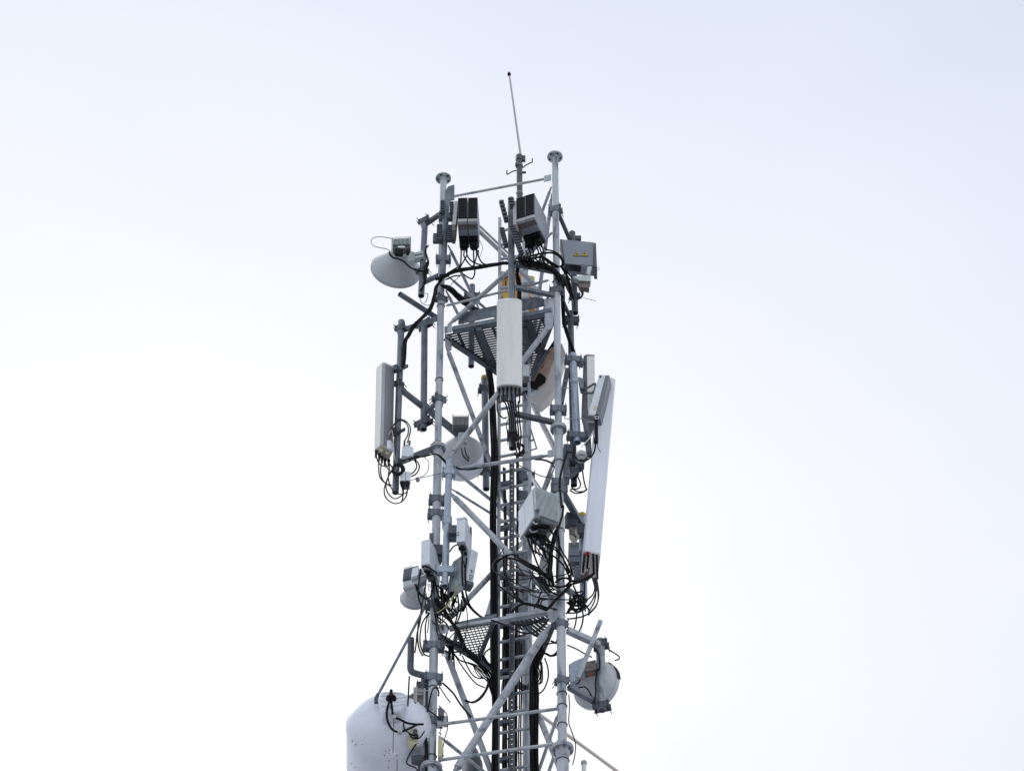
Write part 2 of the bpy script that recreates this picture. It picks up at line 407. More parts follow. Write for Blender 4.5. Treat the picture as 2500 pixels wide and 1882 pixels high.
# steel bands round the legs
for k, x, y, leg_, r in (('N', 1455, 490, 'R', .0525), ('N', 1460, 650, 'R', .0525), ('N', 1460, 890, 'R', .0525), ('N', 1470, 1350, 'R', .069),
                         ('H', 1290, 885, 'R', .0525), ('H', 1290, 1420, 'R', .0525), ('D', 1245, 890, 'R', .044), ('E', 1350, 1020, 'L', .044), ('M', 1570, 270, 'L', .0525),
                         ('M', 1560, 910, 'L', .0525), ('M', 1555, 1420, 'L', .0525), ('C', 1370, 1300, 'L', .044), ('J', 1300, 850, 'R', .0525)):
    p = q(k, x, y, LEG[leg_].y); p.x, p.y = LEG[leg_].x, LEG[leg_].y
    part('band', MB().ubolt(p, r, .006), 'wire', tower)
# sleeve fitting on the left leg
p = q('I', 1010, 1030, LEG['L'].y - .03)
part('leg_fitting', MB().box(p, (.15, .16, .16), .1).box(p + V3((0, .01, -.10)), (.11, .10, .07), .1), 'galvd', tower, bev=.012)

# ================================================================== PLATFORMS
def slats(mb, a, b, c, pitch, gap, th, dash=None):      # slats parallel to a-b filling triangle a, b, c
    a, b, c = V3(a), V3(b), V3(c); u = (b - a).normalized(); nrm = V3((-u.y, u.x, 0)); nrm = nrm if (c - a).dot(nrm) > 0 else -nrm
    H = (c - a).dot(nrm); t = 0.0
    while t < H - pitch:
        for tt in (t, t + pitch - gap):
            pass
        f0, f1 = t / H, min(1, (t + pitch - gap) / H)
        p = [a.lerp(c, f0), b.lerp(c, f0), b.lerp(c, f1), a.lerp(c, f1)]
        mb.hexa(p, (0, 0, th)); t += pitch
def ztri(pf, pr, zz): return None
# upper platform
zu = q('E', 1480, 180, LEG['L'].y).z - .02
A = V3((LEG['L'].x + .06, LEG['L'].y + .06, zu)); B = V3((LEG['R'].x - .05, LEG['R'].y + .07, zu)); C = V3((LEG['B'].x, LEG['B'].y - .08, zu))
up = thing('work_platform', 'upper triangular steel work platform with slotted floor and toe board', 'platform', (A + B + C) / 3)
mb = MB(); slats(mb, A, B, C, .042, .0115, .003)
part('slotted_floor', mb, 'grate', up, smooth=False)
for k_, f in enumerate((.12, .30, .44, .60, .76, .90)):      # plank seams break the slots into dashes
    p = A.lerp(B, f); dv = (C - A.lerp(B, .5)).normalized(); L_ = (C - A.lerp(B, .5)).length * (1 - abs(f - .5) * 2) * .98
    wdt = .10 if k_ in (1, 4) else .04
    part('floor_joist', MB().tube(p - V3((0, 0, .012)), p + dv * L_ - V3((0, 0, .012)), wdt / 2, n=4) if k_ in (1, 4) else
         MB().box(p + dv * L_ / 2 - V3((0, 0, .003)), (wdt, L_, .005), axes=(dv.cross(V3((0, 0, 1))), dv, V3((0, 0, 1)))), 'grate', up, smooth=False)
e0, e1 = q('E', 1545, 185, -.26), q('D', 1150, 1390, -.6)
dxy = (e1 - e0).normalized(); back = V3((-dxy.y, dxy.x, 0)).normalized()
eb = MB().hexa([e0, e1, e1 + V3((0, 0, .075)), e0 + V3((0, 0, .075))], back * .008).hexa([e0, e1, e1 + back * .07, e0 + back * .07], (0, 0, .008))
part('edge_beam', eb, 'galv', up, smooth=False)
t0, t1 = q('C', 1650, 1600, -.22), q('D', 1030, 1290, -.48)
tb = MB().prism([t0, t1, t1 + V3((0, 0, .13)), t1 + V3((0, 0, .2)) - (t1 - t0).normalized() * .12, t0 + V3((0, 0, .2))], back * .01)
part('toe_board', tb, 'galv', up, smooth=False)
for P_, Q_ in ((A, C), (B, C)):
    d = (Q_ - P_).normalized(); sdir = d.cross(V3((0, 0, 1)))
    part('edge_beam', MB().box((P_ + Q_) / 2 - V3((0, 0, .03)), (.012, (Q_ - P_).length, .09), axes=(sdir, d, V3((0, 0, 1)))).box((P_ + Q_) / 2 - V3((0, 0, .07)), (.07, (Q_ - P_).length, .01), axes=(sdir, d, V3((0, 0, 1)))), 'galvd', up, smooth=False)
# dark under-floor beams that meet at the rear leg
for k_, x0, y0, x1, y1 in (('E', 2000, 150, 2180, 640), ('F', 690, 130, 760, 540)):
    a, b = qz(k_, x0, y0, zu - .05), qz(k_, x1, y1, zu - .05)
    part('floor_beam', MB().tube(a, b, .038, n=4), 'galvd', up, smooth=False)
part('rear_bracket', MB().box(V3((LEG['B'].x - .18, LEG['B'].y - .12, zu - .10)), (.34, .10, .16), -.4).box(V3((LEG['B'].x + .12, LEG['B'].y - .12, zu - .10)), (.22, .10, .14), .5), 'galvd', up, bev=.006)
# lower platform
zl = q('K', 1160, 1090, LEG['L'].y).z - .01
A = V3((LEG['L'].x + .06, LEG['L'].y + .06, zl)); B = V3((LEG['R'].x - .05, LEG['R'].y + .07, zl)); C = V3((LEG['B'].x, LEG['B'].y - .08, zl))
lo = thing('work_platform', 'lower triangular steel platform with open mesh floor on its left', 'platform', (A + B + C) / 3)
u = (B - A).normalized(); nn = V3((-u.y, u.x, 0)); Hh = (C - A).dot(nn); RM = .62
def bars(mb, poly, d, pitch, wdt, th, z):               # parallel bars clipped to a polygon lying at height z
    d = V3((d[0], d[1], 0)).normalized(); n_ = V3((-d.y, d.x, 0)); hs = [p.dot(n_) for p in poly]; t = min(hs) + pitch / 2
    while t < max(hs):
        xs = []
        for i in range(len(poly)):
            a, b = poly[i], poly[(i + 1) % len(poly)]; ha, hb = a.dot(n_) - t, b.dot(n_) - t
            if (ha < 0) != (hb < 0): xs.append((a + (b - a) * (ha / (ha - hb))).dot(d))
        xs.sort()
        for s0, s1 in zip(xs[::2], xs[1::2]):
            if s1 - s0 > .02:
                c = d * ((s0 + s1) / 2) + n_ * t; mb.box((c.x, c.y, z), (s1 - s0, wdt, th), axes=(d, n_, V3((0, 0, 1))))
        t += pitch
PM = [qz('K', x, y, zl) for x, y in ((1400, 1040), (2075, 950), (1790, 1650), (1480, 1480), (1350, 1330))]
mm = MB(); bars(mm, PM, u, .045, .008, .012, zl); bars(mm, PM, nn, .043, .008, .010, zl + .003)
part('mesh_floor', mm, 'galvd', lo, smooth=False)
PS = [qz('L', x, y, zl) for x, y in ((300, 880), (925, 815), (925, 940), (790, 1180), (620, 1110), (420, 1000))]
sm = MB(); bars(sm, PS, (u * .5 + nn).normalized(), .046, .036, .004, zl)
part('slotted_floor', sm, 'galvd', lo, smooth=False)
sm = MB(); bars(sm, PS, u, .24, .06, .006, zl + .005)
part('floor_seams', sm, 'grate', lo, smooth=False)
for a_, b_ in (((2085, 950), (1800, 1660)), ((1350, 1330), (1800, 1650)), ((1395, 1060), (1340, 1340))):
    p_, q_ = qz('K', *a_, zl - .02), qz('K', *b_, zl - .02); d = (q_ - p_).normalized(); sdir = d.cross(V3((0, 0, 1)))
    part('edge_beam', MB().box((p_ + q_) / 2, (.045, (q_ - p_).length, .05), axes=(sdir, d, V3((0, 0, 1)))), 'galvd', lo, smooth=False)
e0, e1 = q('K', 1230, 1060, -.27), q('L', 1060, 740, -.6)
eb = MB().hexa([e0, e1, e1 + V3((0, 0, .05)), e0 + V3((0, 0, .05))], back * .008).hexa([e0, e1, e1 + back * .06, e0 + back * .06], (0, 0, .007))
part('edge_beam', eb, 'brace', lo, smooth=False)
part('toe_board', MB().hexa([q('K', 1380, 985, -.26), q('K', 2150, 830, -.4), q('K', 2150, 770, -.4), q('K', 1380, 935, -.26)], back * .01), 'galv', lo, smooth=False)
part('toe_board', MB().hexa([q('L', 240, 845, -.44), q('L', 785, 770, -.54), q('L', 785, 725, -.54), q('L', 240, 795, -.44)], back * .01), 'galvl', lo, smooth=False, label='short bluish toe board on the right half of the lower platform')
for P_, Q_ in ((A, C), (B, C)):
    d = (Q_ - P_).normalized(); sdir = d.cross(V3((0, 0, 1)))
    part('edge_beam', MB().box((P_ + Q_) / 2 - V3((0, 0, .03)), (.05, (Q_ - P_).length, .07), axes=(sdir, d, V3((0, 0, 1)))), 'galvd', lo, smooth=False)

# ================================================================== LADDER and fall arrest rail
YLa, YLb = .36, .26
lad = thing('ladder', 'narrow grey climbing ladder running up inside the tower', 'ladder', q('N', 720, 1485, .3) * 1.0)
zt_l = q('B', 262, 1200, YLa).z; xl, xr = -.163, .222
for x, y, tp in ((xl, YLa, zt_l), (xr, YLb, q('D', 800, 1500, YLb).z)):
    part('rail', MB().box(V3((x, y, (tp + 18) / 2)), (.034, .05, tp - 18), -.23), 'paint', lad, smooth=False)
zr = zt_l - .25; i = 0
rg = []
while zr > 24:
    part('rung', MB().tube(V3((xl, YLa, zr)), V3((xr, YLb, zr)), .0145, n=4), 'brace', lad, smooth=False)
    zr -= .28
rail = MB(); xm, ym = -.002, .25; ztm = q('H', 515, 850, ym).z; zb_ = 22
for sx in (-.021, .021): rail.box(V3((xm + sx, ym, (ztm + zb_) / 2)), (.016, .03, ztm - zb_), -.23)
zz = zb_
while zz < ztm:
    rail.box(V3((xm, ym - .002, zz)), (.036, .012, .056), -.23); zz += .074
solo('fall_arrest_rail', rail, 'galvd', 'dark perforated fall arrest rail down the middle of the ladder', 'rail', smooth=False)

# ================================================================== TOP POLE, WHIP
Yp = .70
tp = thing('mast_pole', 'dark grey pole above the rear leg with two hooked arms near its top', 'pole', q('B', 612, 870, Yp))
b0 = q('B', 615, 1000, Yp); t0 = q('B', 608, 160, Yp)
part('pole', MB().tube(b0 - V3((0, 0, .6)), t0, .041, n=16), 'galvd', tp)
part('top_cap', MB().tube(q('B', 606, 225, Yp), q('B', 606, 150, Yp), .052, n=8).box(q('B', 680, 195, Yp), (.05, .05, .09)), 'galvd', tp)
part('hook', MB().path(qs('B', [(665, 350), (720, 300), (815, 255), (826, 235), (826, 190)], (Yp - .04, Yp - .1)), .009, n=8, sub=4), 'galvd', tp)
part('hook', MB().path(qs('B', [(560, 395), (500, 405), (415, 452), (398, 445), (398, 390)], (Yp - .04, Yp - .1)), .009, n=8, sub=4), 'galvd', tp)
part('band', MB().tube(q('B', 608, 335, Yp), q('B', 608, 300, Yp), .05, n=16), 'galv', tp)
part('band', MB().ubolt(q('B', 612, 780, Yp), .041, .005), 'label', tp)
part('clip', MB().box(q('B', 690, 425, Yp - .03), (.05, .03, .02)).box(q('B', 550, 290, Yp - .03), (.02, .04, .05)), 'galvd', tp)
wh = thing('whip_antenna', 'thin pale leaning whip antenna with a pointed black tip at the very top', 'antenna', q('O', 912, 1530, Yp))
part('rod', MB().tube(q('O', 912, 1570, Yp), q('O', 716, 165, Yp), .0165, .0125, n=10), 'side', wh)
a, b = q('O', 716, 180, Yp), q('O', 706, 106, Yp)
part('tip', MB().lathe(a, b - a, [(0, .016), (.03, .027), (.06, .022), ((b - a).length, .002)], n=12), 'black', wh)

# ================================================================== MOUNT POLES
def mount_pole(label, top, bot, r, m='galv', clamps=(), cm='galvd', open0=True, cap=None, arms=()):
    t = thing('mount_pole', label, 'pole', bot, 'antenna mount poles clamped to the tower')
    part('pole', MB().tube(bot, top, r, n=18, open0=open0), m, t)
    for f, yaw, wd in clamps:
        part('pipe_clamp', MB().clamp(bot.lerp(top, f), r, yaw, wd, .10), cm, t, bev=.003)
    if cap: part('cap', MB().tube(top - V3((0, 0, .02)), top + V3((0, 0, .03)), r * 1.08, n=18), cap, t)
    for a_, b_, rr, n_, m_ in arms:
        part('arm', MB().tube(a_, b_, rr, n=n_, open0=(n_ > 4), open1=(n_ > 4)), m_, t, smooth=n_ > 4)
    return t
YD = -.03
mount_pole('grey mount pole holding the small dish at upper left', q('A', 1090, 1230, YD), q('C', 1025, 1125, YD), .042,
           clamps=((.985, -.6, .17), (.32, -.6, .15)), arms=((q('A', 1110, 1290, YD), q('A', 1340, 1130, -.2), .028, 4, 'galvd'), (q('C', 1060, 900, YD), q('C', 1320, 780, -.2), .036, 14, 'galv')))
mount_pole('long bare grey pole between the left panel antenna and the left leg', q('E', 1080, 60, YD), q('G', 1065, 335, YD), .043,
           clamps=((.06, -.6, .24), (.985, -.6, .22)), arms=((q('G', 1080, 60, YD), q('E', 1310, 1390, -.2), .026, 4, 'galv'),))
YF = -.42
mount_pole('front pole on the left leg carrying the upper left radios', q('A', 1460, 800, YF), q('C', 1383, 790, YF), .042,
           clamps=((.20, 0, .2), (.72, 0, .19)), cm='galv')
bar = MB().tube(q('C', 660, 1090, -.5), q('C', 1330, 1520, -.02), .036, n=16, open0=True)
solo('tube_arm', bar, 'galv', 'slanting open ended tube sticking out left below the small dish', 'pipe')
mount_pole('grey pole behind the slim left panel antenna', q('E', 692, 30, -.33), q('G', 590, 1400, -.33), .042,
           clamps=((.955, -.5, .15), (.62, -.5, .1)), arms=((q('E', 740, 170, -.33), q('E', 1310, -20, -.2), .026, 4, 'galv'), (q('E', 640, 1150, -.36), q('E', 1060, 1480, -.03), .030, 4, 'galv'),
           (q('G', 650, 890, -.33), q('G', 1230, 660, -.22), .032, 4, 'galvd')))
beam = MB().tube(q('G', 1080, -60, -.03), q('G', 2200, 880, .84), .036, n=4)
solo('support_beam', beam, 'galv', 'grey horizontal beam running back from the left leg behind the mid dish', 'beam', smooth=False)
mount_pole('yellow capped pole at the rear beside the black cable trunk', q('E', 2095, 1000, .88), q('G', 2122, 1340, .88), .044,
           clamps=((.90, .2, .17), (.16, .2, .2)), cap='yellow')
mount_pole('short rear pole stub poking out under the upper platform', q('C', 1885, 950, .72), q('E', 1868, 790, .72), .040,
           clamps=((.86, .1, .22),))
YC = -.74
mount_pole('front centre pole behind the white panel antenna', q('B', 468, 870, YC), q('H', 490, 655, YC), .043,
           clamps=((.045, 0, .13),), arms=((q('D', 540, 590, YC), q('D', 1180, 715, -.6), .027, 4, 'galv'), (q('D', 550, 985, YC), q('D', 1180, 1115, -.6), .027, 4, 'galv'),
           (q('H', 550, 75, YC), q('H', 1190, 215, -.6), .03, 4, 'galvd')))
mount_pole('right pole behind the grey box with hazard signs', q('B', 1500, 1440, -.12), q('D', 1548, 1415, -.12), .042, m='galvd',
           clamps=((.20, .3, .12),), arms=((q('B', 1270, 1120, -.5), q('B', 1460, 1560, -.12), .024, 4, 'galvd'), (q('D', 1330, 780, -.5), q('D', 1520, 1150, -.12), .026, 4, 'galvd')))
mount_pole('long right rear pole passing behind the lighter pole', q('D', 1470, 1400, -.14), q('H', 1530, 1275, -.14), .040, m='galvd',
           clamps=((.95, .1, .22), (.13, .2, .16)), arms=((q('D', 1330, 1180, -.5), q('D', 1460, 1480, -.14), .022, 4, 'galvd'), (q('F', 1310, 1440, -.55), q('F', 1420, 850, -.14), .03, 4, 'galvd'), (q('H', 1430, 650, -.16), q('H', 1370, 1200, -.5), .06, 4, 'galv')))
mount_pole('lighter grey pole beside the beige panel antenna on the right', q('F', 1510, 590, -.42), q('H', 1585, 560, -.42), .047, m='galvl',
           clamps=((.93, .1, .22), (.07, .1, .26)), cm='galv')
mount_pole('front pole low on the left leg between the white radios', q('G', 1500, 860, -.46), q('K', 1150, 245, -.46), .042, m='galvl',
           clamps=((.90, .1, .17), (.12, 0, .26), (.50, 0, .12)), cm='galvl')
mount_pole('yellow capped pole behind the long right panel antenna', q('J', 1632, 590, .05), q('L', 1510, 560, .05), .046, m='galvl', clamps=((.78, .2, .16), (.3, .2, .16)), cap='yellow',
           arms=((q('J', 1290, 180, -.5), q('J', 1630, 760, .05), .036, 4, 'galv'), (q('L', 1240, 400, -.5), q('L', 1480, 560, .05), .03, 4, 'galv')))
mount_pole('short pole holding the round dish at lower right', q('L', 1780, 1220, -.33), q('N', 1945, 700, -.33), .052, m='galvm',
           clamps=((.93, -.3, .19), (.05, -.3, .2)), arms=((q('L', 1245, 1060, -.58), q('L', 1830, 1330, -.33), .036, 4, 'brace'), (q('N', 1520, 400, -.58), q('N', 1860, 590, -.33), .033, 4, 'galv')))
solo('strut_pipe', MB().tube(q('L', 1785, 905, -.62), q('N', 1640, 290, -.50), .028, n=14, open0=True), 'brace', 'pale inclined pipe crossing in front of the lower right dish', 'pipe')
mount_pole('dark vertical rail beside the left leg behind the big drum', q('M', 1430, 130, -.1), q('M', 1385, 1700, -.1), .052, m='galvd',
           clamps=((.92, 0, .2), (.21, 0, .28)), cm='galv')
elb = MB().path(qs('K', [(500, 1255), (497, 1500), (492, 1700), (490, 1810), (520, 1890), (600, 1925), (720, 1955), (850, 1990)], -.25), .040, n=14, sub=4)
solo('elbow_pipe', elb, 'galvd', 'dark bent elbow pipe left of the left leg above the drum', 'pipe')
st = thing('stay_rod', 'thin slanting stay rod from the left leg down to the white drum', 'rod', q('M', 600, 450, -.62))
part('rod', MB().tube(q('K', 785, 610, -.3), q('M', 640, 380, -.62), .017, n=12), 'galv', st)
part('bracket', MB().hexa([q('M', 575, 425, -.64), q('M', 640, 425, -.64), q('M', 640, 490, -.64), q('M', 575, 490, -.64)], (0, .05, 0)).tube(q('M', 640, 370, -.62), q('M', 605, 440, -.62), .022, n=10), 'galvd', st)

# ================================================================== RADIO UNITS (four alike)
RW, RD, RH = .128, .44, .47
def radio_proto():
    t = thing('radio_unit', '', 'radio', (0, 0, 0), 'black fronted radio units at the tower head')
    part('body', MB().box((0, RD / 2, -RH / 2), (RW, RD, RH)), 'gbox', t, bev=.008)
    fr_ = MB().box((0, -.008, -.19), (RW * .94, .016, .38))
    c = part('front_cover', fr_, 'black', t, bev=.004)
    part('cover_slot', MB().box((0, -.019, -.19), (.02, .006, .09)), 'rubber', c, smooth=False)
    part('front_strip', MB().box((0, -.006, -.425), (RW * .95, .022, .055)), 'side', t, bev=.003)
    part('cover_frame', MB().box((-RW * .465, -.010, -.19), (.006, .024, .385)).box((RW * .465, -.010, -.19), (.006, .024, .385)).box((0, -.010, -.002), (RW * .95, .024, .008)), 'gboxd', t, smooth=False)
    part('base_plate', MB().box((0, .045, -RH - .004), (RW * .96, .075, .012)), 'rust', t, smooth=False)
    part('base_cover', MB().box((0, .15, -RH - .014), (RW * .95, .09, .034)), 'gbox', t, bev=.004)
    part('connector_hood', MB().box((0, .30, -RH - .035), (RW * .86, .19, .07)).box((.0, .30, -RH - .10), (RW * .62, .10, .10)), 'black', t, bev=.01)
    cn = MB()
    for i in range(3):
        cn.tube((-.035 + .035 * i, .26 + .03 * i, -RH - .06), (-.035 + .035 * i, .26 + .03 * i, -RH - .20), .014, n=8)
    part('connector', cn, 'rubber', t)
    return t
proto = radio_proto()
def copy_tree(o, parent=None):
    c = o.copy(); COL.objects.link(c); c.parent = parent
    for ch in [x for x in o.children]: copy_tree(ch, c)
    return c
for i, (k, x, y, Y, yaw, lab) in enumerate((
        ('A', 1728, 875, -.72, -.05, 'left one of the twin black fronted radios beside the left leg'),
        ('A', 1898, 872, -.727, -.05, 'right one of the twin black fronted radios beside the left leg'),
        ('B', 640, 862, -1.0, -.36, 'left one of the twin black fronted radios on the front pole'),
        ('B', 792, 814, -1.045, -.36, 'right one of the twin radios on the front pole, showing its grey side'))):
    o = proto if i == 0 else copy_tree(proto)
    o.location = q(k, x, y, Y); o.rotation_euler = (0, 0, yaw); o['label'] = lab
# radio brackets: pale plate plus serrated jaws
def jaw(mb, p, wd, n=5, h=.16, yaw=0):
    mb.box(p, (wd, .04, h), yaw)
    for i in range(n):
        mb.box(p + V3((0, -.026, -h / 2 + h * (i + .5) / n)), (wd * .9, .018, h / n * .45), yaw)
br = thing('radio_bracket', 'toothed steel bracket holding the twin radios to the left leg', 'bracket', q('A', 1480, 1500, -.45), 'radio brackets')
for x, y, a_, b_, c_ in ((1385, 1010, .055, 6, .22), (1335, 1450, .075, 8, .30), (1540, 1030, .055, 6, .22), (1515, 1460, .075, 8, .30)):
    j_ = MB(); jaw(j_, q('A', x, y, -.5), a_, b_, c_); part('toothed_jaw', j_, 'galvd', br, smooth=False)
part('plate', MB().hexa([q('A', 1585, 905, -.68), q('A', 1645, 905, -.7), q('A', 1610, 1300, -.7), q('A', 1550, 1300, -.68)], (0, .3, 0)), 'side', br, smooth=False)
part('foot', MB().hexa([q('A', 1545, 1310, -.69), q('A', 1600, 1310, -.7), q('A', 1600, 1390, -.7), q('A', 1545, 1390, -.69)], (0, .25, 0)), 'rust', br, smooth=False)
part('arm', MB().box(q('A', 1300, 1540, -.45), (.12, .06, .16)), 'galvd', br, bev=.01)
br = thing('radio_bracket', 'toothed steel bracket holding the twin radios to the front pole', 'bracket', q('B', 480, 1500, -.8), 'radio brackets')
def slope_jaw(k, pts, n, Y):
    mb = MB(); a, b = q(k, *pts[0], Y), q(k, *pts[1], Y); d = (b - a); 
    mb.tube(a, b, .028, n=4)
    for i in range(n):
        p = a + d * ((i + .5) / n); mb.box(p - V3((0, .04, 0)), (.06, .03, d.length / n * .45), .0)
    return mb
part('toothed_jaw', slope_jaw('B', ((300, 920), (390, 1250)), 5, -.82), 'galvd', br, smooth=False)
part('toothed_jaw', slope_jaw('B', ((455, 880), (490, 1020)), 3, -.95), 'galvd', br, smooth=False)
part('toothed_jaw', slope_jaw('B', ((475, 1340), (640, 1800)), 10, -.95), 'galvd', br, smooth=False)
part('toothed_jaw', slope_jaw('B', ((310, 1390), (385, 1680)), 8, -.82), 'galvd', br, smooth=False)
part('plate', MB().hexa([q('B', 505, 905, -.97), q('B', 560, 900, -1.0), q('B', 555, 1300, -1.0), q('B', 500, 1300, -.97)], (.08, .25, 0)), 'side', br, smooth=False)
part('foot', MB().hexa([q('B', 510, 1300, -.98), q('B', 575, 1300, -1.0), q('B', 600, 1420, -1.0), q('B', 530, 1420, -.98)], (.05, .2, 0)), 'rust', br, smooth=False)

# ================================================================== MICROWAVE DISHES
def fins(mb, c, dims, n, yaw=0, depth=.03, axis='front'):
    x = V3((math.cos(yaw), math.sin(yaw), 0)); y = V3((-math.sin(yaw), math.cos(yaw), 0)); z = V3((0, 0, 1))
    for i in range(n):
        s = (i + .5) / n - .5
        mb.box(V3(c) + x * dims[0] * s - y * depth / 2, (dims[0] / n * .42, depth, dims[2]), axes=(x, y, z))
# upper left dish: seen from behind and below
cx = q('C', 600, 660, .28)
ds = thing('microwave_dish', 'grey cone backed microwave dish on the upper left pole', 'dish', cx)
ax = V3((-.22, 1, 0)).normalized()
part('reflector', MB().lathe(cx - ax * .30, ax, [(0, .075), (.01, .085), (.06, .13), (.27, .316), (.285, .326), (.315, .33), (.335, .326)], n=56), 'dish', ds)
part('rim', MB().lathe(cx + ax * .012, ax, [(0, .329), (.002, .336), (.03, .336), (.032, .325)], n=56), 'side', ds)
pu = q('C', 700, 290, -.09)
b_ = MB().box(pu, (.225, .10, .20), -.06); 
odu = part('radio_body', b_, 'gboxd', ds, bev=.004)  # dark body colour stands in for shade in the fin gaps
f_ = MB(); fins(f_, pu - V3((0, .05, -.03)), (.225, 0, .15), 13, -.06, .032)
part('cooling_fins', f_, 'silver', odu, smooth=False)
part('plug', MB().box(q('C', 620, 390, -.15), (.06, .05, .11)).box(q('C', 680, 395, -.15), (.055, .05, .11)).tube(q('C', 800, 430, -.15), q('C', 800, 360, -.15), .022, n=8), 'black', ds, bev=.006)
part('side_plate', MB().box(q('C', 535, 300, -.1), (.02, .08, .28)), 'silver', ds, smooth=False)
part('side_plate', MB().box(q('C', 845, 250, -.1), (.012, .08, .22)), 'silver', ds, smooth=False)
part('mount_bracket', MB().hexa([q('C', 860, 360, -.12), q('C', 930, 400, -.08), q('C', 920, 530, -.08), q('C', 800, 530, -.12)], (0, .1, 0)).box(q('C', 970, 440, -.06), (.16, .09, .05), -.3).box(q('C', 990, 500, -.06), (.14, .09, .04), -.3), 'silver', ds, bev=.004)
part('collar', MB().lathe(cx - ax * .36, ax, [(0, .06), (.03, .075), (.075, .08)], n=24), 'silver', ds)
part('feed_cable', MB().path(qs('C', [(545, 160), (440, 140), (300, 126), (205, 155), (180, 205), (200, 255), (260, 295), (380, 320), (460, 340), (500, 370)], -.15), .0065), 'beige', ds, label='thin pale cable looping out left of the dish')
part('tail_cable', MB().path(qs('C', [(490, 380), (500, 430), (560, 480), (640, 500), (740, 550), (800, 610), (880, 665), (980, 700), (1060, 705)], (-.2, -.1)), .012), 'rubber', ds)
part('sticker', MB().box(q('C', 690, 295, -.24), (.09, .004, .03)), 'label', ds, smooth=False)
# mid dish behind the left leg
cm = q('G', 1700, 700, .55)
d2 = thing('microwave_dish', 'white shrouded dish half hidden behind the left leg braces', 'dish', cm)
ax = V3((.04, 1, 0))
part('reflector', MB().lathe(cm - ax * .20, ax, [(0, .06), (.02, .10), (.10, .20), (.19, .268), (.2, .272)], n=48), 'dish', d2)
part('shroud', MB().lathe(cm, ax, [(0, .272), (.004, .278), (.25, .278), (.27, .272), (.272, .0)], n=48), 'white', d2)
pu = q('G', 1690, 255, .30)
bo = part('radio_body', MB().box(pu, (.20, .10, .20)), 'gboxd', d2, bev=.004)  # dark grey paints in the shaded grooves behind the fins
f_ = MB(); fins(f_, pu - V3((0, .05, -.01)), (.20, 0, .17), 12, 0, .03); f_.box(pu + V3((-.10, -.03, .02)), (.008, .05, .25)).box(pu + V3((.10, -.03, .02)), (.008, .05, .25))
part('cooling_fins', f_, 'side', bo, smooth=False)
part('collar', MB().tube(q('G', 1730, 400, .30), q('G', 1720, 560, .36), .06, n=16), 'dish', d2)
part('feed_cable', MB().path(qs('G', [(1710, 650), (1720, 740), (1780, 830), (1880, 880), (1980, 885), (2070, 850)], (.2, .8)), .008).path(qs('G', [(1760, 640), (1780, 740), (1840, 830), (1930, 870), (2060, 845)], (.2, .8)), .008), 'rubber', d2)
# lower right dish
cr = q('N', 1858, 372, -.02)
d3 = thing('microwave_dish', 'white round dish with dark edge strip at lower right', 'dish', cr)
ax = V3((.56, .81, .12)).normalized()
part('reflector', MB().lathe(cr - ax * .24, ax, [(0, .07), (.01, .10), (.07, .18), (.16, .255), (.22, .286), (.25, .294)], n=56), 'dishw', d3)
part('rim', MB().lathe(cr + ax * .0, ax, [(0, .293), (.003, .302), (.065, .302), (.068, .29), (.07, .0)], n=56), 'dishw', d3)
a_ = ax.cross(V3((0, 0, 1))).normalized(); u_ = a_.cross(ax)
rs = MB(); arc = [cr + ax * .035 + (a_ * math.cos(t) + u_ * math.sin(t)) * .307 for t in [math.radians(x) for x in range(-6, 52, 4)]]
for i in range(len(arc) - 1): rs.hexa([arc[i] - ax * .03, arc[i + 1] - ax * .03, arc[i + 1] + ax * .035, arc[i] + ax * .035], ((arc[i] + arc[i + 1]) / 2 - cr - ax * .035).normalized() * .006)
part('edge_strip', rs, 'black', d3, smooth=False)
bo = part('radio_body', MB().hexa([q('N', 1735, 75, -.36), q('N', 1870, 50, -.36), q('N', 1870, 175, -.36), q('N', 1735, 200, -.36)], (0, .12, 0)), 'rust', d3, bev=.006)
part('red_cap', MB().tube(q('N', 1800, 245, -.42), q('N', 1800, 245, -.36), .020, n=12), 'red', d3)
gl = MB()
for i in range(5):
    x, y = 1640 + i * 8, 270 + i * 32
    gl.path(qs('N', [(x, y + 20), (x + 40, y), (x + 85, y + 30)], -.36), .007, n=5, sub=3)
part('louvre_wires', gl, 'side', d3)
part('adaptor_cone', MB().prism([q('N', x, y, -.40) for x, y in ((1515, 110), (1600, 60), (1735, 5), (1728, 150), (1690, 210), (1640, 300), (1560, 350), (1520, 300))], (.03, .12, 0)), 'galvl', d3, bev=.012)
part('feed_cable', MB().path(qs('L', [(1890, 1355), (1990, 1420), (2080, 1480), (2085, 1530), (2020, 1550)], -.3), .008).path(qs('N', [(1690, 170), (1680, 260), (1650, 340), (1610, 365)], -.42), .008).path(qs('N', [(1640, 410), (1720, 400), (1770, 440), (1810, 510)], -.42), .008), 'rubber', d3)
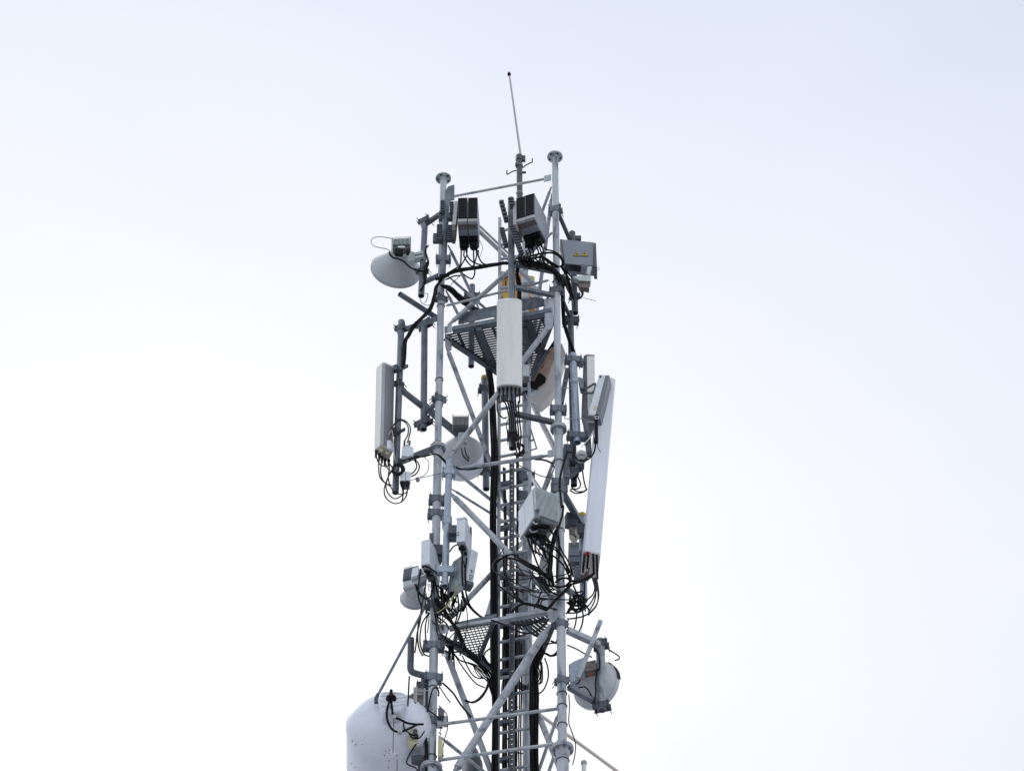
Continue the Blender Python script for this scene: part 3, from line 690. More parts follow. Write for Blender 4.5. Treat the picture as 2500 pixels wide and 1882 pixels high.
# small horn dish under the finned radio at lower left
cs = q('K', 555, 455, .02)
d4 = thing('microwave_dish', 'tiny grey bell shaped dish under the finned radio at lower left', 'dish', cs)
ax = V3((-.15, 1, -.05)).normalized()
part('reflector', MB().lathe(cs - ax * .20, ax, [(0, .085), (.06, .10), (.12, .125), (.17, .15), (.22, .158), (.245, .158)], n=40), 'dish', d4)
part('rim', MB().lathe(cs + ax * .02, ax, [(0, .156), (.002, .163), (.03, .163), (.032, .15)], n=40), 'side', d4)
P4 = [q('I', 360, 1340, -.34), q('I', 640, 1255, -.42), q('I', 640, 1470, -.42), q('I', 335, 1565, -.34)]
bo = part('radio_body', MB().hexa(P4, (.04, .16, 0)), 'gbox', d4, bev=.006)
f_ = MB()
for i in range(12):
    f = (i + .3) / 12 * .62; a1, a2 = P4[0].lerp(P4[1], f), P4[3].lerp(P4[2], f); b1, b2 = P4[0].lerp(P4[1], f + .022), P4[3].lerp(P4[2], f + .022)
    f_.hexa([a1, b1, b2, a2], (0, -.03, 0))
part('cooling_fins', f_, 'gbox', bo, smooth=False)
part('cover', MB().hexa([q('I', 530, 1320, -.47), q('I', 650, 1280, -.5), q('I', 640, 1440, -.5), q('I', 498, 1495, -.47)], (0, .06, 0)), 'wbox', d4, bev=.006)
part('base', MB().hexa([q('I', 345, 1580, -.36), q('I', 660, 1500, -.44), q('I', 660, 1590, -.44), q('I', 350, 1680, -.36)], (.04, .2, 0)), 'silver', d4, bev=.004)
part('bar', MB().hexa([q('K', 340, 270, -.36), q('K', 560, 200, -.44), q('K', 560, 230, -.44), q('K', 350, 298, -.36)], (.02, .05, 0)), 'side', d4, smooth=False)
part('side_frame', MB().hexa([q('I', 690, 1340, -.45), q('I', 800, 1300, -.45), q('I', 800, 1530, -.45), q('I', 660, 1600, -.45)], (0, .1, 0)), 'gbox', d4, bev=.01)
part('mark', MB().box(q('K', 610, 390, -.22), (.06, .004, .035)).box(q('K', 615, 460, -.19), (.05, .004, .05)), 'label', d4, smooth=False)

# ================================================================== BIG DRUM
cD = q('M', 832, 905, -.26)
dr = thing('drum_antenna', 'big white shrouded drum antenna at the bottom left of the tower', 'antenna', cD)
ax = V3((-.03, 1, -.10)).normalized(); RDm = .494
part('back_dome', MB().lathe(cD - ax * .27, ax, [(0, .12), (.004, .19), (.018, .25), (.04, .305), (.07, .354), (.105, .397), (.14, .43), (.175, .456), (.21, .476), (.245, .488), (.27, RDm)], n=72), 'drum', dr)
part('seam_band', MB().lathe(cD, ax, [(-.004, RDm - .002), (-.002, RDm + .006), (.045, RDm + .006), (.047, RDm - .002)], n=72), 'drum', dr)
part('shroud', MB().lathe(cD + ax * .03, ax, [(0, RDm), (.62, RDm), (.64, RDm - .01), (.642, 0)], n=72), 'drum', dr)
# wrapped feed hub
hub = MB(); hc = [(665, 340), (720, 305), (1030, 318), (1120, 370), (1110, 520), (1050, 590), (1030, 650), (720, 690), (680, 600), (655, 470)]
hub.prism([q('M', x, y, -.73) for x, y in hc], (0, .2, 0))
hubo = part('feed_cover', hub, 'drum', dr, bev=.03)
part('feed_folds', MB().path(qs('M', [(680, 400), (800, 395), (960, 430), (1110, 410)], -.732), .008).path(qs('M', [(680, 470), (770, 500), (960, 500), (1100, 480)], -.732), .007).path(qs('M', [(690, 560), (830, 575), (1020, 540), (1100, 520)], -.732), .008).path(qs('M', [(690, 360), (860, 345), (1080, 370)], -.732), .006), 'drum', hubo)
hp = q('M', 860, 440, -.745)
part('feed_port', MB().lathe(hp, V3((0, 1, .25)), [(0, .055), (.004, .06), (.02, .06)], n=24).box(hp + V3((0, -.03, .03)), (.035, .06, .09)).tube(hp + V3((0, -.03, .03)), hp + V3((0, -.03, .10)), .016, n=8), 'black', dr)
part('feed_cable', MB().path(qs('M', [(830, 490), (790, 640), (795, 800), (860, 940), (950, 1000), (1060, 990), (1180, 940), (1300, 880)], (-.78, -.55)), .0135, n=8), 'rubber', dr)
part('feed_cable', MB().path(qs('M', [(862, 490), (875, 620), (905, 750), (1000, 790), (1120, 850), (1260, 875), (1400, 875)], (-.78, -.5)), .0135, n=8), 'rubber', dr)
part('cable_clamp', MB().box(q('M', 1005, 995, -.72), (.05, .05, .06), .1).tube(q('M', 1005, 940, -.72), q('M', 1005, 1050, -.72), .006, n=6).box(q('M', 908, 760, -.74), (.04, .04, .05)), 'side', dr, bev=.004)
part('stay_wire', MB().tube(q('M', 905, 790, -.7), q('M', 890, 1350, -.62), .005, n=6), 'wire', dr)
sm_ = MB()
for th_ in (1.36, ):
    e1_ = ax.cross(V3((0, 0, 1))).normalized(); e2_ = e1_.cross(ax)
    rad_ = lambda t: (e1_ * math.cos(t) - e2_ * math.sin(t))
    for dt in (0, .018):
        sm_.tube(cD + ax * .05 + rad_(th_ + dt) * (RDm + .001), cD + ax * .62 + rad_(th_ + dt) * (RDm + .001), .003, n=5)
part('panel_seam', sm_, 'side', dr)
rv = MB()
for x, y in ((205, 1155), (262, 1215), (375, 1215), (770, 1325), (832, 1305), (830, 1365), (748, 1402), (955, 1402), (825, 1485), (820, 1600), (195, 1535), (252, 1597)):
    # put the rivet on the shroud's surface (cylinder of radius RDm about the axis)
    d = ray('M', x, y); o_ = CAM - cD; dd = d - ax * d.dot(ax); oo = o_ - ax * o_.dot(ax)
    a2, b2, c2 = dd.dot(dd), 2 * dd.dot(oo), oo.dot(oo) - (RDm + .003) ** 2
    disc = b2 * b2 - 4 * a2 * c2
    if disc > 0:
        p = CAM + d * ((-b2 - math.sqrt(disc)) / (2 * a2)); nrm = (p - cD); nrm = (nrm - ax * nrm.dot(ax)).normalized()
        rv.tube(p - nrm * .004, p + nrm * .006, .0055, n=8)
part('rivets', rv, 'wire', dr)
cl_ = q('M', 888, 1375, -.5)
part('clip', MB().path(qs('M', [(855, 1390), (862, 1340), (888, 1320), (915, 1340), (925, 1390)], -.55), .006), 'label', dr)
# bracket frame between drum and leg
bf = thing('drum_bracket', 'brown weathered bracket frame joining the drum to the left leg', 'bracket', q('M', 1300, 560, -.3))
part('frame', MB().hexa([q('M', 1150, 400, -.45), q('M', 1270, 320, -.4), q('M', 1270, 550, -.4), q('M', 1150, 550, -.45)], (0, .12, 0)).hexa([q('M', 1290, 265, -.38), q('M', 1385, 265, -.38), q('M', 1375, 540, -.38), q('M', 1290, 540, -.38)], (0, .1, 0)), 'rust', bf, smooth=False)
part('post', MB().tube(q('M', 1275, 600, -.42), q('M', 1282, 250, -.42), .014, n=6).tube(q('M', 1415, 560, -.4), q('M', 1420, 280, -.4), .012, n=6).tube(q('M', 1245, 620, -.43), q('M', 1247, 260, -.43), .010, n=6), 'side', bf)
part('rung', MB().tube(q('M', 1270, 325, -.43), q('M', 1440, 325, -.4), .008, n=6).tube(q('M', 1230, 360, -.43), q('M', 1390, 375, -.4), .010, n=6).tube(q('M', 1290, 300, -.43), q('M', 1490, 310, -.4), .006, n=6), 'side', bf)
part('foot', MB().box(q('M', 1190, 600, -.42), (.12, .06, .14)).box(q('M', 1340, 720, -.3), (.06, .08, .22), .1), 'galvd', bf, bev=.006)
lb = thing('pole_bracket', 'grey steel bracket jutting left from the rail low behind the drum', 'bracket', q('M', 1320, 1400, -.3))
part('plate', MB().hexa([q('M', 1215, 1270, -.35), q('M', 1440, 1240, -.3), q('M', 1440, 1385, -.3), q('M', 1200, 1400, -.35)], (0, .05, 0)), 'galv', lb, smooth=False)
part('underplate', MB().hexa([q('M', 1200, 1410, -.34), q('M', 1440, 1390, -.3), q('M', 1340, 1470, -.3), q('M', 1200, 1440, -.34)], (0, .12, 0)), 'galvd', lb, smooth=False)

# ================================================================== EQUIPMENT BOX WITH HAZARD SIGNS
Yb = -.52
eb = thing('equipment_box', 'grey equipment box with two yellow hazard triangles beside the right leg', 'box', q('D', 1600, 735, Yb))
P4 = [q('D', 1298, 165, Yb - .02), q('D', 1870, 218, Yb + .03), q('D', 1862, 615, Yb + .03), q('D', 1368, 575, Yb - .02)]
part('body', MB().hexa(P4, (.02, .19, 0)), 'gbox', eb, bev=.006)
part('end_cap', MB().hexa([q('D', 1872, 222, Yb + .005), q('D', 1902, 228, Yb + .01), q('D', 1920, 640, Yb + .01), q('D', 1865, 628, Yb + .005)], (.005, .22, 0)), 'gboxd', eb, bev=.006)
part('left_cap', MB().hexa([q('D', 1292, 163, Yb - .03), q('D', 1325, 166, Yb - .03), q('D', 1385, 576, Yb - .03), q('D', 1362, 574, Yb - .03)], (.0, .2, 0)), 'gboxd', eb, bev=.004)
zb = P4[3].z
part('louvre', MB().hexa([q('D', 1375, 592, Yb - .0), q('D', 1645, 612, Yb + .01), q('D', 1640, 735, Yb + .15), q('D', 1405, 720, Yb + .14)], (0, .01, .02)), 'gboxd', eb, smooth=False)
lv = MB()
for i in range(6):
    f = i / 6; lv.tube(q('D', 1385 + 10 * f, 605 + 110 * f, Yb + .02 + .12 * f - .012), q('D', 1640, 622 + 105 * f, Yb + .03 + .12 * f - .012), .004, n=5)
part('louvre_slats', lv, 'black', eb)
part('under_panel', MB().hexa([q('D', 1650, 615, Yb + .0), q('D', 1745, 622, Yb + .01), q('D', 1725, 725, Yb + .12), q('D', 1645, 725, Yb + .12)], (0, .01, .02)), 'gbox', eb, smooth=False)
part('lever', MB().hexa([q('D', 1755, 622, Yb - .02), q('D', 1832, 628, Yb - .02), q('D', 1800, 760, Yb + .02), q('D', 1735, 745, Yb + .02)], (0, .02, 0)), 'wbox', eb, bev=.006)
part('hardware', MB().hexa([q('D', 1500, 790, Yb), q('D', 1820, 770, Yb), q('D', 1810, 880, Yb), q('D', 1620, 865, Yb)], (0, .10, 0)), 'silver', eb, bev=.006)
part('hardware', MB().hexa([q('D', 1595, 895, Yb), q('D', 1795, 905, Yb), q('D', 1785, 1000, Yb), q('D', 1620, 965, Yb)], (0, .08, 0)).tube(q('D', 1600, 880, Yb - .01), q('D', 1810, 885, Yb - .01), .010, n=8), 'rust', eb, bev=.004)
part('loop', MB().path(qs('D', [(1920, 650), (1950, 645), (1950, 690), (1920, 690)], Yb + .05), .004, n=5, sub=2), 'beige', eb)
n4 = (P4[1] - P4[0]).cross(P4[3] - P4[0]).normalized(); n4 = n4 if n4.y < 0 else -n4
def onbox(x, y, off): return qp('D', x, y, P4[0], n4, off)
for (ax_, ay), (bx, by), (cx_, cy), kind in (((1575, 378), (1518, 457), (1642, 457), 'hand'), ((1706, 378), (1653, 457), (1775, 457), 'bolt')):
    sg = part('warning_sign', MB().prism([onbox(ax_, ay, .003), onbox(bx, by, .003), onbox(cx_, cy, .003)], -n4 * .002), 'black', eb, smooth=False)
    mxx, myy = (ax_ + bx + cx_) / 3, (ay + by + cy) / 3
    sh = lambda x, y: (mxx + (x - mxx) * .80, myy + (y - myy) * .80)
    part('sign_face', MB().prism([onbox(*sh(ax_, ay), .006), onbox(*sh(bx, by), .006), onbox(*sh(cx_, cy), .006)], -n4 * .002), 'yellow', sg, smooth=False)
    if kind == 'hand': pts = [(1557, 424), (1570, 416), (1598, 428), (1592, 440), (1568, 436)]
    else: pts = [(1710, 405), (1696, 424), (1706, 426), (1702, 446), (1722, 420), (1712, 418), (1718, 405)]
    part('sign_symbol', MB().prism([onbox(x, y, .009) for x, y in pts], -n4 * .002), 'black', sg, smooth=False)
part('cable', MB().path(qs('D', [(1400, 700), (1480, 800), (1600, 900), (1670, 1000), (1680, 1100), (1640, 1160), (1570, 1180)], -.42), .010).path(qs('D', [(1380, 700), (1450, 830), (1580, 940), (1650, 1040), (1660, 1120), (1600, 1175)], -.42), .009), 'rubber', eb)
part('wire', MB().path(qs('D', [(1680, 1155), (1780, 1180), (1905, 1212)], -.42), .0035), 'wire', eb)
part('bracket', MB().box(q('D', 1600, 160, -.3), (.08, .06, .07)), 'galvd', eb, bev=.006)

# ================================================================== PANEL ANTENNAS
def panel_foot(foot, z0, z1, shift=(0, 0)):     # footprint polygon extruded between two heights
    P = [V3((p[0], p[1], z0)) for p in foot]
    return P, V3((shift[0], shift[1], z1 - z0))
# centre front panel
fy = -.99; zb = q('F', 440, 1090, fy).z; ztp = q('D', 430, 1168, fy).z
xc_ = q('F', 440, 600, fy).x; Wd = .318
cp = thing('panel_antenna', 'white upright panel antenna at the front centre of the tower', 'antenna', (xc_, fy + .08, zb))
foot = []
for i in range(15):
    t = math.pi * i / 14; x = -math.cos(t) * Wd / 2; y = fy + .075 - math.sin(t) ** .75 * .075; foot.append((xc_ + x, y))
foot += [(xc_ + Wd / 2, fy + .15), (xc_ + Wd / 2 - .02, fy + .165), (xc_ - Wd / 2 + .02, fy + .165), (xc_ - Wd / 2, fy + .15)]
P, ex = panel_foot(foot, zb, ztp); part('radome', MB().prism(P, ex), 'radome', cp, bev=.008)
foot2 = [(xc_ + (x - xc_) * 1.012, y - .002) for x, y in foot]
P, ex = panel_foot(foot2, ztp - .04, ztp + .012); part('top_cap', MB().prism(P, ex), 'radome', cp, bev=.008)
foot3 = [(xc_ + (x - xc_) * .94, fy + .08 + (y - fy - .08) * .9) for x, y in foot]
P, ex = panel_foot(foot3, zb - .008, zb); part('end_plate', MB().prism(P, ex), 'side', cp, smooth=False)
for i in range(6):
    x = xc_ - .125 + .05 * i; y = fy + .075 - .03 * math.sin(math.pi * (i + .5) / 6)
    part('connector', MB().tube((x, y, zb - .07), (x, y, zb), .0145, n=10).tube((x, y, zb - .14), (x, y, zb - .06), .010, .013, n=8), 'black' if i != 2 else 'rubber', cp)
    tgt = q('F', 485 + (i - 2.5) * 42, 1430, -.9 + .03 * (i % 2))
    p0 = V3((x, y, zb - .12))
    part('jumper_cable', MB().path([p0, p0 + V3((0, 0, -.13)), (p0 + tgt) / 2 + V3((0, 0, -.03)), tgt, q('H', 520 + (i - 2.5) * 34, 150, -.86), q('H', 540 + (i - 2.5) * 38, 420, -.84), q('H', 570 + (i - 2.5) * 16, 640 + (i % 3) * 40, -.82)], .0095, n=7), 'rubber', cp)
part('jumper_cable', MB().path([V3((xc_ - .13, fy + .09, zb - .1)), q('F', 235, 1350, -.9), q('F', 240, 1550, -.88), q('F', 330, 1659, -.86), q('H', 400, 130, -.84)], .009), 'rubber', cp)
for i in range(4):
    part('cable_loop', MB().path(qs('H', [(560, 560), (640 + i * 12, 600), (690 - i * 12, 690), (660 - i * 25, 780 - i * 10), (560 - i * 6, 770), (530, 720)], -.8), .008), 'rubber', cp)
part('cable_loop', MB().path(qs('H', [(480, 400), (520, 370), (580, 430), (600, 500), (540, 490), (480, 420), (470, 380)], -.84), .012).path(qs('H', [(420, 160), (390, 250), (410, 420), (450, 560)], -.84), .006), 'rubber', cp)
part('mount_bracket', MB().box(V3((xc_, fy + .21, ztp - .3)), (.10, .12, .08)).box(V3((xc_, fy + .21, zb + .3)), (.10, .12, .08)), 'galvd', cp, bev=.005)
# left slim panel
nearY = -.52
near_b = q('G', 345, 595, nearY); z0 = near_b.z; z1 = q('E', 378, 735, nearY).z
ft = [qz('G', *p, z0) for p in ((238, 688), (335, 600), (388, 600), (520, 660), (545, 700), (470, 850), (400, 850))]
top_near = q('E', 378, 735, nearY); shift = (top_near.x - near_b.x, 0)
lp = thing('panel_antenna', 'slim panel antenna at the far left seen from its side', 'antenna', near_b)
side_f = [ft[0], ft[1], ft[2]]
P, ex = panel_foot([(p.x, p.y) for p in ft], z0, z1, shift)
part('back_shell', MB().prism(P, ex), 'back', lp, bev=.004)
def strip(a, b, off, m, name, par):
    d = (b - a); n_ = V3((d.y, -d.x, 0)).normalized(); n_ = n_ if n_.y < 0 else -n_
    o_ = n_ * off; return part(name, MB().hexa([a + o_, b + o_, b + o_ + ex, a + o_ + ex], -n_ * (off + .002)), m, par, smooth=False)
strip(ft[0], ft[1], .004, 'radome', 'radome', lp); strip(ft[1], ft[2], .003, 'side', 'edge_strip', lp)
strip(ft[0], ft[6], .004, 'radome', 'radome', lp) if False else None
P, ex2 = panel_foot([((p.x - near_b.x) * 1.02 + near_b.x + shift[0], (p.y - nearY) * 1.02 + nearY - .002) for p in ft], z1 - .01, z1 + .022)
part('top_cap', MB().prism(P, ex2), 'radome', lp, bev=.006)
P, ex2 = panel_foot([(p.x, p.y) for p in ft], z0 - .025, z0 - .001)
part('end_plate', MB().prism(P, ex2), 'beige', lp, bev=.006)
for x, y in ((265, 720), (320, 770), (365, 810), (415, 850), (480, 870)):
    p = qz('G', x, y - 25, z0 - .02)
    part('connector', MB().tube(p, p - V3((0, 0, .11)), .018, .014, n=10), 'black', lp)
part('connector', MB().tube(qz('G', 345, 680, z0 - .02), qz('G', 345, 680, z0 - .06), .028, n=12).tube(qz('G', 450, 730, z0 - .02), qz('G', 450, 730, z0 - .06), .022, n=12), 'cream', lp)
part('hazard_label', MB().prism([q('G', 497, 262, -.42), q('G', 470, 300, -.42), q('G', 505, 325, -.42), q('G', 528, 285, -.42)], (0, .004, 0)), 'yellow', lp, smooth=False)
for k, x, y in (('E', 570, 840), ('G', 520, 390)):
    part('mount_bracket', MB().box(q(k, x, y, -.42), (.11, .07, .09), -.4).tube(q(k, x - 70, y + 60, -.45), q(k, x + 120, y - 70, -.45), .007, n=6).box(q(k, x + 150, y - 20, -.4), (.15, .02, .05), -.6), 'galvd', lp, bev=.004)
part('tilt_box', MB().hexa([q('G', 440, 515, -.5), q('G', 510, 510, -.48), q('G', 520, 660, -.48), q('G', 440, 650, -.5)], (.03, .06, 0)), 'wbox', lp, bev=.005)
for pts in ([(262, 730), (285, 850), (340, 930), (430, 960), (490, 940)], [(315, 820), (308, 1000), (330, 1140), (420, 1240), (530, 1275)], [(360, 860), (340, 1050), (385, 1200), (490, 1285)],
            [(420, 880), (450, 980), (540, 1060), (600, 1180), (640, 1260)], [(480, 900), (540, 1000), (470, 1130), (430, 1300), (480, 1430), (580, 1500), (680, 1460), (720, 1420)],
            [(500, 1050), (420, 1260), (400, 1380), (440, 1500), (560, 1578), (680, 1560), (770, 1460), (800, 1320)], [(490, 960), (470, 1150), (520, 1320), (640, 1420), (770, 1400), (800, 1300)],
            [(560, 390), (548, 290), (610, 190), (690, 165), (790, 215), (845, 320), (825, 440), (790, 560)], [(580, 380), (590, 240), (680, 180), (760, 220), (805, 300), (800, 420), (750, 520), (740, 600)]):
    part('jumper_cable', MB().path(qs('G', pts, -.48), .0085), 'rubber2', lp)
part('thin_cable', MB().path(qs('G', [(470, 430), (530, 350), (560, 600), (575, 800), (590, 870)], -.50), .006), 'beige', lp)
# coil of spare cable
coil = MB()
for i in range(6):
    r_ = 70 + i * 7
    coil.path([q('G', 625 + r_ * math.cos(t) + i * 3, 1010 + r_ * .95 * math.sin(t), -.50 + .012 * i) for t in [2 * math.pi * j / 14 for j in range(15)]], .010, n=6, sub=2)
solo('cable_coil', coil, 'rubber', 'black coil of spare cable tied low on the left antenna pole', 'cable')
for k, (pts, lab, zc) in enumerate(((((710, 600), (790, 575), (895, 640), (895, 760), (800, 790), (690, 770)), 'upper pale control box beside the left antenna pole', 0),
                             (((665, 1045), (840, 1040), (845, 1190), (670, 1195)), 'lower pale control box with cables hanging under it at far left', 1))):
    bx = thing('control_box', lab, 'box', q('G', 760, pts[-1][1], -.44), 'small control boxes on the left pole')
    part('body', MB().prism([q('G', x, y, -.46) for x, y in pts], (0, .08, 0)), 'wbox', bx, bev=.006)
    if zc:
        part('lid_seam', MB().hexa([q('G', 757, 1042, -.463), q('G', 766, 1042, -.463), q('G', 768, 1193, -.463), q('G', 759, 1193, -.463)], (0, .004, 0)), 'gbox', bx, smooth=False)
        for x in (690, 720, 780, 800): part('gland', MB().tube(q('G', x, 1200, -.44), q('G', x, 1290, -.44), .016, .011, n=8), 'black', bx)
        part('cable', MB().path(qs('G', [(700, 1290), (715, 1380), (715, 1470), (695, 1560)], -.44), .009).path(qs('G', [(720, 1290), (720, 1420)], -.44), .012, sub=1), 'rubber', bx)
        part('back_plate', MB().hexa([q('G', 660, 1200, -.42), q('G', 835, 1195, -.42), q('G', 830, 1300, -.42), q('G', 700, 1310, -.42)], (0, .05, 0)), 'gboxd', bx, bev=.004)
    else:
        part('gland', MB().tube(q('G', 825, 600, -.44), q('G', 830, 530, -.44), .014, n=8).tube(q('G', 740, 590, -.44), q('G', 745, 530, -.44), .012, n=8), 'gboxd', bx)
for pts, r_, m_, lab in (([(820, 870), (900, 785), (1050, 795), (1240, 750), (1330, 785), (1445, 915)], .009, 'rubber', 'black cable sagging from the left pole over the leg flange'),
                     ([(680, 860), (880, 820), (1050, 790), (1200, 755), (1310, 760), (1400, 830), (1450, 900)], .009, 'rubber', 'second black cable lying along the lower left arm'),
                     ([(920, 835), (985, 920), (990, 990), (940, 1080), (850, 1130)], .0085, 'rubber', 'outer of two black cable loops right of the lower control box'),
                     ([(905, 835), (945, 920), (945, 980), (900, 1050), (840, 1090)], .0085, 'rubber', 'inner of two black cable loops right of the lower control box'),
                     ([(1070, 790), (1150, 880), (1140, 1020), (1080, 1100), (1000, 1150)], .0045, 'wire', 'thin grey wire drooping to the small square tag'),
                     ([(845, 1192), (960, 1162), (1150, 1120), (1370, 1072)], .0045, 'wire', 'thin grey wire stretched past the square tag to the leg')):
    solo('cable', MB().path(qs('G', pts, (-.44, -.30)), r_), m_, lab, 'cable', 'loose cables at the left antenna')
solo('cable_tag', MB().hexa([q('G', 925, 1150, -.36), q('G', 975, 1130, -.36), q('G', 1005, 1180, -.36), q('G', 950, 1215, -.36)], (0, .02, 0)), 'galv', 'small grey square tag hanging on thin wires left of the leg', 'tag', smooth=False)

# right long panel (narrow side to the camera)
zb = q('J', 1640, 1205, -.62).z; p_bl = q('J', 1645, 1205, -.62); p_br = q('J', 1962, 1215, -.56); p_tr = q('F', 2195, 945, -.50); p_tl = q('F', 1985, 935, -.56)
rp = thing('panel_antenna', 'very long white panel antenna leaning on the right side', 'antenna', p_bl)
dep = V3((-.025, .44, 0))
bot = [p_bl + V3((.015, .0, 0)), p_br + V3((-.015, 0, p_bl.z - p_br.z)), p_br + V3((0, .03, p_bl.z - p_br.z)), p_br + dep * .93 + V3((0, 0, p_bl.z - p_br.z)), p_br + dep + V3((-.03, 0, p_bl.z - p_br.z)), p_bl + dep + V3((.03, 0, 0)), p_bl + dep * .93, p_bl + V3((0, .03, 0))]
topv = (p_tl + p_tr) / 2 - (p_bl + p_br) / 2
part('radome', MB().prism(bot, topv), 'white', rp, bev=.012)
nb = [p + V3((0, 0, -.006)) for p in bot]; cc = sum(nb, V3()) / len(nb)
part('end_plate', MB().prism([cc + (p - cc) * .97 for p in nb], (0, 0, .004)), 'shell', rp, smooth=False)
zc = p_bl.z - .006
for x, y0, n_ in ((1670, 1300, 5), (1740, 1290, 4), (1830, 1270, 6), (1895, 1290, 7)):
    for i in range(n_):
        p = qz('J', x + (2 * i if x > 1800 else -6 * i), y0 + i * 62, zc)
        if y0 + i * 62 < 1700: part('connector', MB().tube(p, p - V3((0, 0, .045)), .013, n=8), 'black', rp)
for x, y in ((1680, 1275), (1735, 1245)):
    p = qz('J', x, y, zc); part('red_ring', MB().lathe(p, (0, 0, -1), [(0, .022), (.012, .024), (.013, .014)], n=14), 'red', rp)
part('red_ring', MB().lathe(qz('L', 1560, 155, zc), (0, 0, -1), [(0, .028), (.02, .03), (.021, .02)], n=14), 'red', rp)
for pts in ([(1690, 200), (1740, 420), (1735, 600), (1640, 740), (1500, 830), (1300, 870), (1235, 868)], [(1670, 210), (1705, 400), (1685, 580), (1590, 760)], [(1712, 200), (1722, 350), (1690, 480), (1600, 640), (1440, 760), (1245, 780)],
            [(1650, 200), (1690, 360), (1660, 470), (1590, 540), (1520, 610)], [(1720, 210), (1752, 430), (1745, 560), (1700, 680), (1600, 790), (1590, 810)], [(1640, 190), (1540, 240), (1400, 290), (1270, 320), (1180, 350)],
            [(1600, 40), (1570, 140), (1480, 230), (1330, 290)], [(1560, 100), (1500, 180), (1400, 240), (1290, 270)]):
    part('jumper_cable', MB().path(qs('L', pts, (-.55, -.6)), .0095), 'rubber2', rp)
# companion short wedge panel in front of its top
wp = thing('panel_antenna', 'shorter grey wedge shaped panel with a yellow label in front of the long white panel', 'antenna', q('F', 1820, 1620, -.75))
F4 = [q('F', 1952, 925, -.70), q('F', 2065, 935, -.70), q('F', 1890, 1620, -.72), q('F', 1765, 1605, -.72)]
part('face', MB().hexa(F4, (.05, .16, 0)), 'wbox', wp, bev=.006)
part('edge_channel', MB().hexa([q('F', 2066, 935, -.705), q('F', 2132, 942, -.69), q('F', 1965, 1640, -.71), q('F', 1892, 1625, -.725)], (.03, .17, 0)), 'back', wp, bev=.005)
part('yellow_label', MB().hexa([q('F', 1862, 1450, -.722), q('F', 1912, 1455, -.722), q('F', 1902, 1525, -.722), q('F', 1855, 1520, -.722)], (0, .006, 0)), 'cream', wp, smooth=False)
part('sticker', MB().hexa([q('F', 1800, 1535, -.724), q('F', 1900, 1545, -.724), q('F', 1890, 1605, -.724), q('F', 1790, 1595, -.724)], (0, .006, 0)), 'label', wp, smooth=False)
part('bolt', MB().tube(q('F', 1975, 962, -.715), q('F', 1975, 962, -.69), .014, n=8), 'gboxd', wp)
part('underside', MB().hexa([q('F', 1768, 1620, -.70), q('F', 1890, 1635, -.70), q('H', 1885, 260, -.66), q('H', 1775, 440, -.66)], (.02, .05, 0)), 'gboxd', wp, smooth=False)
part('strap', MB().hexa([q('H', 1765, 195, -.71), q('H', 1885, 195, -.71), q('H', 1885, 210, -.71), q('H', 1765, 210, -.71)], (0, .02, 0)), 'side', wp, smooth=False)
part('connector_row', MB().tube(q('H', 1905, 100, -.74), q('H', 1910, 480, -.7), .022, n=8).tube(q('H', 1905, 480, -.7), q('H', 1900, 560, -.7), .028, n=8).box(q('H', 1915, 130, -.76), (.05, .04, .06)), 'black', wp)
part('clip', MB().path(qs('H', [(1885, 115), (1945, 110), (1945, 155), (1890, 155), (1885, 115)], -.79), .006, n=5, sub=1), 'label', wp)
part('jumper_cable', MB().path(qs('H', [(1895, 560), (1880, 680), (1830, 780), (1740, 850), (1620, 850)], -.7), .011).path(qs('H', [(1925, 560), (1935, 640), (1980, 725)], -.7), .004), 'rubber', wp)
part('white_cord', MB().path(qs('H', [(1860, 360), (1790, 480), (1720, 560), (1650, 640)], -.72), .006), 'label', wp)
# beige panel next to the lighter pole
bp = thing('panel_antenna', 'small beige panel antenna upright beside the lighter right pole', 'antenna', q('F', 1800, 1100, -.30))
part('radome', MB().hexa([q('F', 1745, 615, -.40), q('F', 1878, 610, -.36), q('F', 1890, 1620, -.36), q('F', 1760, 1620, -.40)], (.0, .12, 0)), 'radome', bp, bev=.008)
part('back_shell', MB().hexa([q('F', 1690, 625, -.36), q('F', 1745, 610, -.405), q('F', 1762, 1659, -.405), q('F', 1650, 1659, -.36)], (.02, .12, 0)), 'back', bp, bev=.006)
part('top_cap', MB().hexa([q('F', 1688, 612, -.40), q('F', 1880, 605, -.37), q('F', 1868, 590, -.37), q('F', 1745, 580, -.40)], (0, .13, 0)), 'side', bp, bev=.005)
part('lower_shell', MB().hexa([q('H', 1655, 0, -.37), q('H', 1770, 0, -.40), q('H', 1810, 700, -.40), q('H', 1730, 720, -.37)], (.02, .1, 0)), 'back', bp, bev=.006)
part('handle', MB().path(qs('F', [(1640, 1165), (1760, 1150), (1890, 1080), (1860, 1225), (1760, 1240), (1640, 1230)], -.5), .014, n=8, sub=3), 'gboxd', bp)
part('mount_bracket', MB().hexa([q('F', 1560, 640, -.45), q('F', 1690, 650, -.42), q('F', 1680, 750, -.42), q('F', 1570, 720, -.45)], (0, .08, 0)), 'galv', bp, bev=.006)
part('mount_bracket', MB().hexa([q('F', 1600, 960, -.45), q('F', 1700, 1000, -.42), q('F', 1690, 1180, -.42), q('F', 1640, 1180, -.45)], (0, .08, 0)), 'galv', bp, bev=.006)
for k_, x0, y0, x1, y1 in (('F', 1360, 1030, 1620, 1040), ('F', 1350, 1160, 1460, 1150), ('H', 1390, 160, 1680, 150)):
    part('bolt_rod', MB().tube(q(k_, x0, y0, -.48), q(k_, x1, y1, -.48), .006, n=6), 'galvl', bp)
